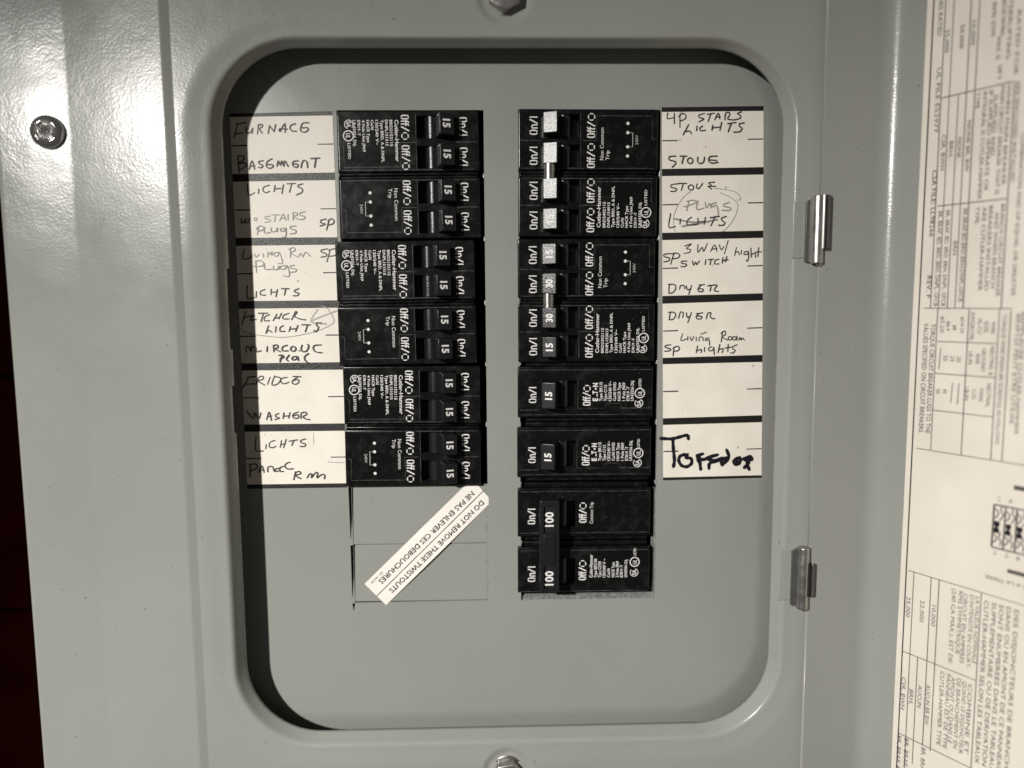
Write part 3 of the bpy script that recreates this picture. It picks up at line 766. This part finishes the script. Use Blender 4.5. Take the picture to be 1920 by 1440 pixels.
left_cells = [
 [('L1', '''135,245 240,228; 152,240 105,395; 115,355 200,340; 240,285 236,322 258,345 290,328 310,285 302,345; 372,250 360,350; 364,268 402,246 416,270 384,296 412,345;
  476,348 490,262; 490,262 540,326; 540,326 556,250; 595,300 602,325 655,238 657,332; 600,292 682,300; 772,240 722,258 712,290 735,320 780,320; 915,230 850,235 825,290 832,322 872,332 906,310 900,285 842,285;
  150,590 165,770; 150,592 205,590 215,625 165,670 226,665 240,695 170,745; 270,735 300,640 328,732; 280,702 330,692; 422,640 375,650 382,675 416,690 402,715 370,712; 516,620 465,650 456,700 490,722 526,705 520,682 460,682;
  570,700 583,640 604,690 622,640 642,700 655,640 690,702; 800,640 746,650 740,690 770,712 796,700 790,676 745,676; 828,715 850,642 890,648 900,715; 935,616 1030,610; 990,615 975,712''', PW, PEN)],
 [('L1', '''255,890 266,1010 330,985; 375,945 372,995; 490,905 430,925 420,960 450,986 490,970; 550,905 540,975; 545,945 612,940; 640,900 625,996; 680,890 770,885; 730,890 706,980; 850,890 800,905 802,925 840,940 842,980 780,1010;
  190,1260 185,1310 216,1300 236,1265 226,1310 262,1300 276,1260; 1100,1270 1045,1285 1046,1310 1092,1325 1035,1346; 1130,1290 1105,1390; 1120,1290 1160,1266 1186,1290 1176,1320 1126,1336''', PW, PEN),
  ('L1', '''o 340,1272,16,16; 500,1240 450,1246 446,1265 500,1280 490,1300 440,1306; 510,1225 600,1225; 556,1230 546,1300; 600,1290 640,1215 666,1286; 615,1265 660,1260; 690,1220 690,1280; 746,1195 746,1282; 746,1200 790,1206 786,1230 750,1240 802,1276; 876,1190 820,1206 822,1230 870,1242 862,1270 815,1276;
  372,1360 358,1440; 345,1382 385,1345 426,1356 420,1386 370,1402; 440,1360 436,1420 500,1415; 510,1365 512,1405 560,1400 575,1360 571,1406; 660,1370 610,1376 612,1400 650,1396 666,1365 668,1440 650,1470 630,1460; 776,1345 720,1350 716,1376 766,1386 770,1420 710,1430''', 11, PENCIL)],
 [('L2', '''220,215 205,320 300,300; 1120,210 1050,225 1056,246 1106,265 1100,290 1045,300; 1145,225 1110,350; 1130,226 1190,210 1221,240 1200,280 1140,290; 250,605 255,745 326,735; 350,670 345,735; 440,650 395,670 396,705 446,710; 510,645 505,705; 510,680 566,675; 576,650 560,726; 620,640 700,640; 665,645 650,710; 806,640 760,660 770,680 806,690 790,715 745,716''', PW, PEN),
  ('L2', '''300,265 300,300; 330,265 345,300 380,270; 425,262 424,300; 470,300 476,245 496,270 516,240 516,280; 590,246 540,256 546,286 580,286 596,250 630,340 620,370 580,366; 716,200 716,306; 700,216 746,196 770,226 720,256 800,300; 810,290 822,260 840,276 850,296 872,256 890,250 930,290;
  340,350 350,465; 336,346 386,336 426,360 410,395 320,400; 436,370 441,430 520,430; 530,395 540,436 576,430 590,395 591,431; 670,390 610,400 616,430 660,425 680,390 706,480 690,510 640,500; 760,386 716,396 717,416 776,430 770,456 716,462''', 11, PENCIL)],
 [('L2', '''235,885 195,1030; 210,956 300,930; 275,937 325,932; 310,932 286,980 346,972; 370,906 470,905; 425,910 400,992; 490,920 440,946 436,985 490,986; 530,986 570,915; 545,960 600,950; 620,905 590,966; 700,906 640,930 641,966 702,966; 730,976 770,890 786,900 760,940 830,970 880,976;
  480,1040 450,1126 476,1090 516,1110; 560,1050 555,1110; 640,1040 606,1060 606,1100 656,1100; 716,1050 700,1102; 708,1078 785,1071; 796,1038 771,1102; 840,1030 930,1030; 900,1035 876,1106; 1050,1010 1000,1010 1000,1040 1020,1060 990,1106 970,1090;
  240,1330 240,1270 280,1280 286,1320 300,1270 340,1276 346,1320 396,1310; 466,1266 460,1320; 530,1250 536,1320; 530,1256 570,1246 580,1276 546,1290 606,1320; 680,1250 630,1270 631,1310 690,1310; o 745,1290,28,26; 808,1308 814,1312; 840,1250 830,1290 850,1320 890,1310 912,1262 900,1240; 1045,1246 970,1256 966,1300 1000,1326 1056,1330;
  590,1360 626,1356 640,1380 600,1400; 620,1370 600,1430; 700,1356 670,1400 690,1420; 780,1370 736,1380 737,1410 776,1400 790,1370 801,1416; 910,1340 870,1370 871,1410 906,1440''', PW, PEN),
  ('L2', '''1055,826 1110,850 1150,900 1186,970 1180,1010 1120,1050 1000,1100 850,1136 640,1166 400,1146 260,1120 200,1096 170,1060''', 8, PENCIL),
  ('L2', '''1012,866 938,998 1100,1020; 1215,880 1080,930 950,985''', 19, PENCIL_LIGHT)],
 [('L3', '''250,216 342,206; 266,216 205,330; 228,291 332,286; 350,291 376,216 420,206 421,236 370,256 440,300; 496,216 470,291; 546,200 516,296 580,286 611,240 596,216 546,210; 681,216 620,230 616,266 650,286 700,266; 830,210 742,206; 740,252 800,241 806,270 770,291 736,276 746,246 792,214;
  240,576 320,662 331,600 376,661 396,600; 460,671 486,590 511,681; 466,641 511,631; 590,606 556,620 560,641 596,656 551,671; 646,600 636,661; 641,636 691,631; 711,596 696,656; 800,590 750,611 741,641 776,661 806,646 796,620 750,631; 831,600 830,661; 830,601 876,591 891,616 851,641 886,666 926,671''', PW, PEN)],
 [('L3', '''346,856 341,1000 426,1011; 456,941 451,986; 551,896 496,920 491,966 526,976 561,961; 621,900 606,971; 611,941 661,936; 671,886 641,976; 701,906 791,891; 751,901 731,951; 881,881 831,896 832,920 876,936 871,961 821,961;
  286,1151 280,1296; 276,1161 341,1151 356,1190 291,1226; 376,1246 406,1171 431,1241; 391,1216 431,1216; 471,1236 476,1186 521,1181 541,1231; 591,1196 556,1206 557,1231 586,1226; 636,1176 601,1196 606,1231 641,1231; 711,1131 671,1146 656,1181 691,1206 746,1201;
  771,1236 751,1321; 766,1246 811,1231 826,1256 771,1276 831,1311; 896,1301 921,1261 946,1261 941,1301 986,1246 1011,1251 1001,1301 1051,1266 1086,1271 1081,1311''', PW, PEN),
  ('L3', '1120,1128 1210,1136 1296,1134', 7, PENCIL), ('L3', '965,812 968,940', 6, PENCIL_LIGHT)]]
strip('circuit_directory', LFT, LRT, lx, lr, left_cells,
      'white label strip reading furnace to panel rm, its edge in the rim shadow', 'label strip',
      ['cell reading furnace and basement', 'cell reading lights and up stairs plugs', 'cell reading living rm plugs and lights', 'cell reading kitchen lights with a pencil arrow', 'cell reading fridge and washer', 'cell reading lights panel rm'])
# the upper run of the pencil loop crosses out of the lights cell: drawn on the strip's third cell
RLF = [(201.3, 210), (316.8, 330.3), (436.6, 450.3), (555, 569.5), (671, 683), (784.3, 796.8), (895.4, 900.6)]
RRT = [(198.7, 207.9), (313.3, 327.2), (432.4, 446), (549.8, 563.4), (665.3, 678.7), (778.5, 791.6), (891, 895.8)]
def rl(v): return 1240.8 + (1243.4 - 1240.8) * (v - 201) / 699
def rrx(v): return 1431.6 + (1428 - 1431.6) * max(0, (v - 330)) / 566
right_cells = [
 [('R1', '''186,125 180,186 250,176; 256,130 256,240; 316,140 316,280; 300,166 350,130 381,156 371,190 320,211; 580,130 520,150 531,176 576,190 520,220; 610,140 690,126; 650,136 620,216; 690,200 730,126 746,190; 706,171 750,166; 800,196 811,126 850,121 851,150 831,190 896,200; 980,112 936,131 966,150 966,181 900,200;
  410,250 350,360; 374,326 420,320 440,350; 500,266 496,316; 560,266 530,290 541,316 590,311; 670,256 660,311; 666,286 741,276; 766,226 746,311; 830,241 920,226; 870,236 836,326; 1010,231 960,241 961,270 986,290 961,326 896,331;
  270,590 206,596 201,630 266,650 266,676 231,711; 316,590 390,590; 356,596 336,671; o 426,640,29,30; 510,600 506,646 536,671 571,650 580,600; 716,590 641,596 626,641 661,666 726,656; 636,631 711,636''', PW, PEN)],
 [('R1', '''300,890 226,900 221,926 281,946 261,971 216,971; 301,886 390,886; 351,891 331,961; o 436,930,28,28; 501,891 496,930 521,941 561,886; 691,871 626,881 652,902; 616,916 702,916; 632,926 656,946;
  216,1211 196,1356 266,1350; 321,1271 316,1326; 441,1251 401,1281 396,1331 491,1331; 511,1261 506,1331; 511,1301 591,1296; 591,1251 576,1326; 641,1256 741,1241; 691,1251 651,1341; 816,1241 766,1261 771,1286 801,1311 781,1336 731,1336''', PW, PEN),
  ('R1', '''430,971 350,1041 291,1131 256,1221 246,1291 256,1381 266,1408; 751,986 851,1031 921,1081 941,1131 921,1221 871,1311 800,1390 775,1404; 681,936 801,951 921,981 971,1041 961,1066 936,1061''', 7, PENCIL),
  ('R1', '''411,1081 391,1181; 391,1081 461,1066 491,1091 381,1136 361,1131; 511,1071 496,1166 576,1151; 591,1091 601,1151 641,1101 651,1151; 711,1091 661,1111 671,1141 711,1121 731,1231 691,1241; 851,1091 791,1111 791,1131 861,1151 851,1176 771,1176''', 13, PENCIL),
  ('R1', '''258,1268 420,1302 550,1306 720,1276; 340,1350 480,1325 620,1300''', 20, PENCIL)],
 [('R2', '''216,261 146,271 151,296 206,311 191,341 141,351; 251,256 216,376; 226,266 281,256 315,281 286,311 236,316; 201,591 196,691; 191,596 256,596 271,636 241,681 196,691; 311,646 326,606 366,611 366,641; 386,611 396,651 436,641; 441,606 411,701; 581,596 521,601; 546,601 511,641 521,671 556,671 566,646 526,641; 616,612 650,606 640,666; 650,606 716,601 686,656 731,671''', PW, PEN),
  ('R2', '''366,181 441,156 386,206 426,216 421,246 361,261; 511,161 511,251 556,191 571,241 611,151; 646,241 691,166 716,241; 656,216 716,206; 741,166 761,221 791,186; 836,121 796,266; 926,196 906,281; 911,251 946,241 956,276; 981,226 976,266; 1051,236 1011,246 1011,271 1046,266 1056,241 1056,311 1041,345 1031,331; 1081,201 1086,301; 1091,271 1126,256 1131,301; 1166,196 1156,291; 1131,246 1196,241;
  391,341 336,346 336,366 386,376 371,401 326,401; 451,341 461,386 486,351 496,381 526,341; 596,326 586,381; 621,326 681,321; 651,326 641,381; 736,321 696,336 691,371 736,371; 781,301 771,366; 771,336 836,326; 821,291 806,351''', 11, PEN)],
 [('R2', '''211,896 201,976; 191,896 251,896 271,931 241,971 201,976; 301,961 321,896 351,901 346,951; 386,901 396,951 431,931; 441,896 401,1006; 561,901 491,911; 521,911 491,941 501,966 541,966 551,941 501,936; 601,966 616,906 651,901 641,936 661,961 691,966; 216,1246 161,1256 161,1276 216,1291 201,1311 151,1316; 251,1276 241,1366; 241,1281 291,1261 311,1286 291,1311 251,1316''', PW, PEN),
  ('R2', '''346,1126 326,1201 391,1181; 401,1156 401,1196; 426,1161 441,1201 466,1156; 491,1166 491,1206; 521,1206 526,1166 561,1166 566,1201; 541,1131 601,1111; 631,1171 591,1181 596,1201 631,1191 636,1251; 776,1101 761,1216; 756,1126 801,1096 806,1136 771,1161 831,1196; o 856,1176,20,19; o 902,1176,20,19; 931,1151 931,1196; 951,1196 961,1166 976,1196 986,1171 1011,1196;
  506,1256 491,1331; 496,1311 546,1296 541,1331; 581,1271 581,1321; 661,1266 626,1281 631,1311 671,1301 681,1271 686,1352; 746,1241 726,1331; 731,1301 781,1286 771,1331; 836,1241 831,1321; 801,1281 866,1271; 931,1246 886,1266 886,1291 911,1306 886,1336 861,1331''', 11, PEN)],
 [],
 [('R3', '''108,876 220,880 290,866 380,842 405,852 407,880; 240,895 246,1000 256,1110 245,1180; 372,1048 322,1064 302,1110 332,1166 392,1180 442,1142 432,1090 378,1082 398,1048; 500,1062 562,1042; 505,1062 512,1120; 522,1062 530,1130 540,1208; 512,1108 590,1100; 722,1052 622,1080 612,1098 700,1112 770,1086; 630,1198 640,1142 740,1112 822,1082; 820,1000 842,1082 772,1162; 770,1100 762,1150;
  962,1080 902,1110 906,1150 950,1150 972,1100; 925,1115 945,1135; 1000,1100 1070,1070 1092,1100 1040,1130 1062,1210; 1060,1140 1010,1190; 1030,1095 1075,1095; 1020,1110 1060,1110''', 36, MARKER)]]
strip('circuit_directory', RLF, RRT, rl, rrx, right_cells,
      'white label strip reading stove and dryer, with one word in thick marker', 'label strip',
      ['cell reading up stairs lights and stove', 'cell with plugs circled in pencil over crossed out lights', 'cell reading 3 way switch and dryer', 'cell reading dryer and living room lights', 'blank cell', 'cell with one word in thick black marker'])

# ------------------------------------------------------------------ diagonal warning sticker
st = MB()
C0, C1 = Vector((703.6, 1114.7)), Vector((898.2, 924.2))     # mid line, foot to head (pixels)
def ST(u, v, l=0.0):
    p = Vector((u, v)); ax = (C1 - C0); t = (p - C0).dot(ax) / ax.length_squared
    sd = (p - C0).dot(Vector((-ax.y, ax.x)).normalized()) / 28.0          # +1 at the lower right edge
    lift = 0.10 + 0.95 * max(0, math.sin(math.pi * max(0, min(1, (t - 0.02) / 0.9)))) ** 1.2 * max(0, 0.55 + 0.45 * sd)
    return U(u, v, -(lift + l))
e0a, e0b = Vector((683.3, 1094.9)), Vector((723.9, 1134.6))
e1a, e1b = Vector((880, 902.3)), Vector((916.2, 946))
rows = []
for i in range(25):
    t = i / 24; a = e0a.lerp(e1a, t); b = e0b.lerp(e1b, t)
    row = []
    for j in range(9):
        p = a.lerp(b, j / 8)
        if t > 0.9:
            hd = [Vector(q) for q in ((880, 902.3), (885, 902.4), (890, 903), (897, 910.5), (904, 918.5), (910, 925.5), (916.2, 932.4), (916.2, 939), (916.2, 946))]
            p = (e0a.lerp(e1a, 0.9)).lerp(e0b.lerp(e1b, 0.9), j / 8).lerp(hd[j], (t - 0.9) / 0.1)
        row.append(ST(p.x, p.y))
    rows.append(row)
st.grid(rows, STICKER, True)
rb = [[p + Vector((0, 0.07, 0)) for p in r] for r in rows]
st.grid([rows[0], rb[0]], STICKER, False); st.grid([[r[-1] for r in rows], [r[-1] for r in rb]], STICKER, False)
def s2(zx, zy): return Vector((640 + zx / 5.54, 890 + zy / 5.54))
st.ribbon([s2(370, 1258).lerp(s2(1478, 166), k / 20) for k in range(21)], 1.5, PRINT, ST, 0.05, False, False)
upv = Vector((0.7, 0.714))
for k, dx in enumerate((-2.2, 0, 2.2)):
    st.text('DO NOT REMOVE THESE TWISTOUTS', s2(1470 + dx, 284), s2(512 + dx, 1214), 9.8, PRINT, ST, 0.05 + 0.012 * k, 0.0, upv)
    st.text('NE PAS ENLEVER CES DEBOUCHURES', s2(1368 + dx, 190), s2(402 + dx, 1122), 9.8, PRINT, ST, 0.05 + 0.012 * k, 0.0, upv)
st.text('30-18678', s2(430, 1012), s2(312, 1126), 4.2, PRINT, ST, 0.05, 0.0, upv)
tag(st.build('warning_sticker'), 'narrow white sticker stuck diagonally across the twistouts, reading do not remove these twistouts', 'sticker')

# ------------------------------------------------------------------ printed wiring label inside the door
dl = MB()
def paper(u, v):
    return SD(u, v)
s0 = SD(1706, 720).x
rows = []
for i in range(16):
    s_ = s0 + 110 * (i / 15) ** 1.3
    rows.append([DP(s_, z, 0.22 + 0.12 * math.exp(-(s_ - s0) / 3.0) * (1 + math.sin(z * 0.05))) for z in [60 - 350 * k / 24 for k in range(25)]])
dl.grid(rows, DOORPAPER, True)
def DPX(u, v, l):
    p = SD(u, v); return DP(p.x, p.y, 0.36 + l)
def DPL(s_, z, l): return DP(s_, z, 0.36 + l)
def rule(a, b, w_=0.22, m_=PRINT_GREY):
    A, B = SD(*a), SD(*b); dl.ribbon([A, B], w_, m_, DPL, 0.02, False, False)
def dtext(s_, a, b, cap=8, m_=PRINT_GREY, bold=0.0):
    A, B = SD(*a), SD(*b); x = (A.x + B.x) / 2; A.x = B.x = x
    h = abs(SD(a[0] + cap / 2, a[1]).x - SD(a[0] - cap / 2, a[1]).x)
    dl.text(s_, A, B, h, m_, DPL, 0.06, bold, up=(1, 0))
V_ = [((1757.5, 0), (1677.5, 1440), 0.34), ((1773, 0), (1747, 577), .22), ((1787.6, 0), (1763, 577), .22), ((1797, 179), (1778, 577), .2), ((1820.6, 0), (1793, 577), .24), ((1837, 0), (1808, 577), .24),
      ((1901, 153), (1880.6, 578), .24), ((1898, 582), (1878, 864), .22), ((1876.7, 580), (1857, 862), .22), ((1818.6, 580), (1802.4, 853.6), .22), ((1760.4, 578), (1745, 843), .22),
      ((1718.4, 1074), (1692.6, 1440), .22), ((1723.8, 1233), (1709, 1430), .2), ((1750.7, 1083.6), (1727, 1395), .22), ((1766.9, 1089), (1740, 1405), .22), ((1847.6, 1113), (1815, 1440), .24)]
H_ = [((1767, 184), (1901, 152.6)), ((1759, 386.7), (1889.6, 373.8)), ((1733.5, 577.6), (1899, 582)), ((1758, 640), (1870, 645)), ((1754, 699.7), (1867, 709)), ((1749.7, 768.6), (1861.6, 782.6)),
      ((1719, 840), (1990, 885)), ((1704, 1069), (1990, 1160)), ((1693.7, 1220.4), (1831.5, 1278.6)), ((1684, 1373), (1830, 1443))]
for a, b, w_ in V_:
    A, B = SD(*a), SD(*b); x = (A.x + B.x) / 2; dl.ribbon([(x, A.y + (25 if a[1] == 0 else 0)), (x, B.y - (20 if b[1] == 1440 else 0))], w_ * 1.45, PRINT if w_ > .3 else PRINT_GREY, DPL, 0.02, False, False)
for k, (a, b) in enumerate(H_):
    A, B = SD(*a), SD(*b); dl.ribbon([A, (B.x, A.y + (B.y - A.y) * 0.3)], 0.3, PRINT_GREY, DPL, 0.04, False, False)
rule((1764.7, 652), (1761.5, 692), .3); rule((1799, 718), (1796, 757.8), .3); rule((1787, 717), (1783.5, 755.6), .3)
T_ = '''UL FILE E52977|1761,128|1757,249|8
SERIES RATED|1766,-20|1764,67|8
25,000|1779,55|1776,99|8
50,000|1806,46|1804,91|8
10,000|1828,39|1825,85|8
NONE BR, BW|1820,226|1813,322|8
NONE|1801,258|1799,296|8
BRH,|1785,265|1784,296|8
CSR, BWH|1771,253|1768,319|8
INTEGRAL IS CUTLER-HAMMER|1848,172|1838,374|8
TYPE|1836,173|1833,204|8
IF SUPPLIED SEPERATE OR|1858,170|1852,358|8
SUPPLIED AND|1868,178|1863,292|8
MAIN CIRCUIT BREAKER THAT IS|1879,162|1873,364|8
WHEN MAIN BREAKER|1891,158|1885,347|8
RMS SYM|1866,5|1863,68|8
MAX. IS|1875,70|1872,112|8
SHORT CIRCUIT RATING|1886,-40|1882,66|8
240 V|1877,122|1875,149|8
INTERRUPTING|1897,-20|1893,110|8
ARE ENCLOSED INSTALLED|1909,152|1901,341|8
COMBINATION AND OF EQUAL OR GREATER|1917,250|1903,555|8
RATED FOR|1911,20|1908,140|8
BRANCH CIRCUIT BREAKER|1882,383|1872,556|8
AND WHEN BRANCH|1870,398|1863,540|8
BREAKERS INSTALLED|1859,386|1851,545|8
ARE CUTLER-HAMMER|1847,388|1839,545|8
TYPE.|1834,388|1833,422|8
BR,BRAF,BD,BRD,BRH,DNPL,GFCB|1812,391|1801,566|8
BRH|1792,452|1791,478|8
BR, BRAF, BD, BRD, BRH, DNPL, GFCB|1780,394|1769,574|8
BR, BRAF, BD, BRD, BRH, DNPL, GFCB|1765,396|1755,574|8
CSA FILE: LL98266|1754,319|1748,444|9
REV. F|1744,517|1742,559|9
TORQUE WIRE PRESSURE SCREW(S) AS FOLLOWS|1887,590|1869,832|8
BRSF125 PEUT ETRE UTILISE.|1910,589|1899,798|8
REMPLACEE CUTLER-HAMMER|1920,585|1907,815|8
WIRE|1864,603|1863,626|8
SIZE,|1851,602|1850,625|8
AL-CU|1839,597|1838,626|8
AWG/KCMIL|1826,585|1823,639|8
#14-10|1807,594|1804,624|8
#8|1792,609|1791,619|8
#6-4|1780,602|1779,620|8
#3-2/0|1769,593|1767,624|8
NEUTRAL &|1864,650|1857,704|8
GROUND|1847,653|1844,696|8
BAR|1835,664|1834,683|8
LB-IN|1822,659|1820,683|8
20|1799,668|1799,679|8
25|1787,667|1787,678|8
35|1774,666|1774,677|8
NEUTRAL|1857,719|1852,763|8
MAIN|1842,729|1840,752|8
LUG|1828,730|1827,748|8
LB-IN|1815,726|1813,750|8
45|1773,729|1773,738|8
50|1760,729|1760,738|8
TORQUE CIRCUIT BREAKER LUGS TO THE|1752,607|1740,812|9
VALUES SPECIFIED ON CIRCUIT BREAKERS.|1739,606|1727,812|9
25,000|1705,1119|1703,1157|8
22,000|1732,1126|1728,1166|8
10,000|1753,1135|1750,1174|8
(240 CA MAX.), EST DE:|1791,1104|1782,1244|8
RMS SYMMETRIQUE|1803,1108|1796,1226|8
CIRCUIT EN AMPERES|1812,1113|1804,1243|8
D'INTENSITE EN COURT-|1825,1116|1815,1253|8
LA VALEUR NOMINALE|1835,1119|1827,1244|8
CUTLER-HAMMER SELON LES TABLEAUX|1853,1126|1831,1430|9
SUPPLEMENTAIRE OU DE DERIVATION|1867,1130|1845,1435|9
SONT ENUMEREES DANS LE TABLEAU|1881,1134|1858,1440|9
DANS OU EN AMONT DE CE PANNEAU|1895,1139|1871,1445|9
DES DISJONCTEURS DE BRANCHE|1909,1144|1886,1450|9
CSR, BWH|1697,1270|1692,1329|8
BRH,|1711,1293|1708,1320|8
AUCUN|1727,1285|1724,1326|8
AUCUN BR BW|1743,1284|1737,1358|8
BR, BRAF, BD, BRD|1690,1380|1680,1480|8
BR, BRAF, BD, BRD|1703,1385|1694,1490|8
BR, BRAF, BD, BRD|1734,1402|1726,1500|8
CUTLER-HAMMER TYPE|1770,1259|1759,1396|8
PANNEAU EST DE TYPE|1781,1264|1771,1402|8
AMONT OU DANS LE|1790,1270|1780,1392|8
DE BRANCHEMENT EN|1801,1273|1790,1402|8
QUAND LE DISJONCTEUR|1812,1278|1800,1412|8
COMBINE ET|1822,1283|1811,1412|8'''
for ln in T_.split('\n'):
    t_, a, b, c = ln.split('|'); dtext(t_, tuple(map(float, a.split(','))), tuple(map(float, b.split(','))), float(c), PRINT if float(c) == 9 else PRINT_GREY)
# wiring diagram: bus stabs between two grey terminal bars
zz = lambda x, y: (1600 + x / 4.644, 850 + y / 4.644)
for c in (0, 1, 2, 3):
    dx, dy = 100 * c, 26 * c
    rule(zz(1232 + dx, 442 + dy), zz(1207 + dx, 810 + dy), .6)
    A, B = SD(*zz(1253 + dx, 606 + dy)), SD(*zz(1251 + dx, 664 + dy)); dl.ribbon([A, (A.x, B.y)], 0.9, MARKER, DPL, 0.05, False, False)
    for pts in ([(1240, 480), (1268, 510), (1262, 540), (1240, 560)], [(1300, 460), (1290, 500), (1312, 530), (1300, 560), (1280, 580)], [(1225, 700), (1250, 725), (1245, 755), (1222, 770)], [(1285, 690), (1270, 740), (1292, 760), (1280, 800)]):
        dl.ribbon([SD(*zz(x + dx, y + dy)) for x, y in pts], 0.42, PRINT_GREY, DPL, 0.07 + c * 0.02)
    for (x, y) in ((1255, 606), (1250, 664)):
        A, B = SD(*zz(x - 24 + dx, y + dy)), SD(*zz(x + 24 + dx, y + dy + 6)); dl.ribbon([A, (B.x, A.y)], 1.7, MARKER, DPL, 0.03, False, False)
for (a, b) in ((zz(1232, 442), zz(1640, 545)), (zz(1207, 812), zz(1640, 935))):
    A, B = SD(*a), SD(*b); dl.ribbon([A, (B.x, A.y)], 0.5, PRINT_GREY, DPL, 0.09, False, False)
for (x, y, s_) in ((1275, 395, '11'), (1375, 415, '9'), (1240, 865, '12'), (1340, 890, '10'), (1440, 915, '8')):
    dtext(s_, zz(x, y - 18), zz(x - 2, y + 18), 6)
for (a, b, w_) in ((zz(1402, 295), zz(1700, 370), 1.5), (zz(1345, 1020), zz(1700, 1120), 1.4)):
    A, B = SD(*a), SD(*b); dl.ribbon([A, (B.x, A.y)], w_, PRINT_GREY, DPL, 0.02, False, False)
A, B = SD(*zz(1600, 1185)), SD(*zz(1155, 1062)); dl.text('MISE A LA TERRE', (A.x, B.y - 0.3), (B.x, B.y - 0.3), 1.3, PRINT_GREY, DPL, 0.05, 0.004, up=(0, -1))
tag(dl.build('wiring_label'), 'printed cream wiring and torque chart pasted inside the open door', 'label')
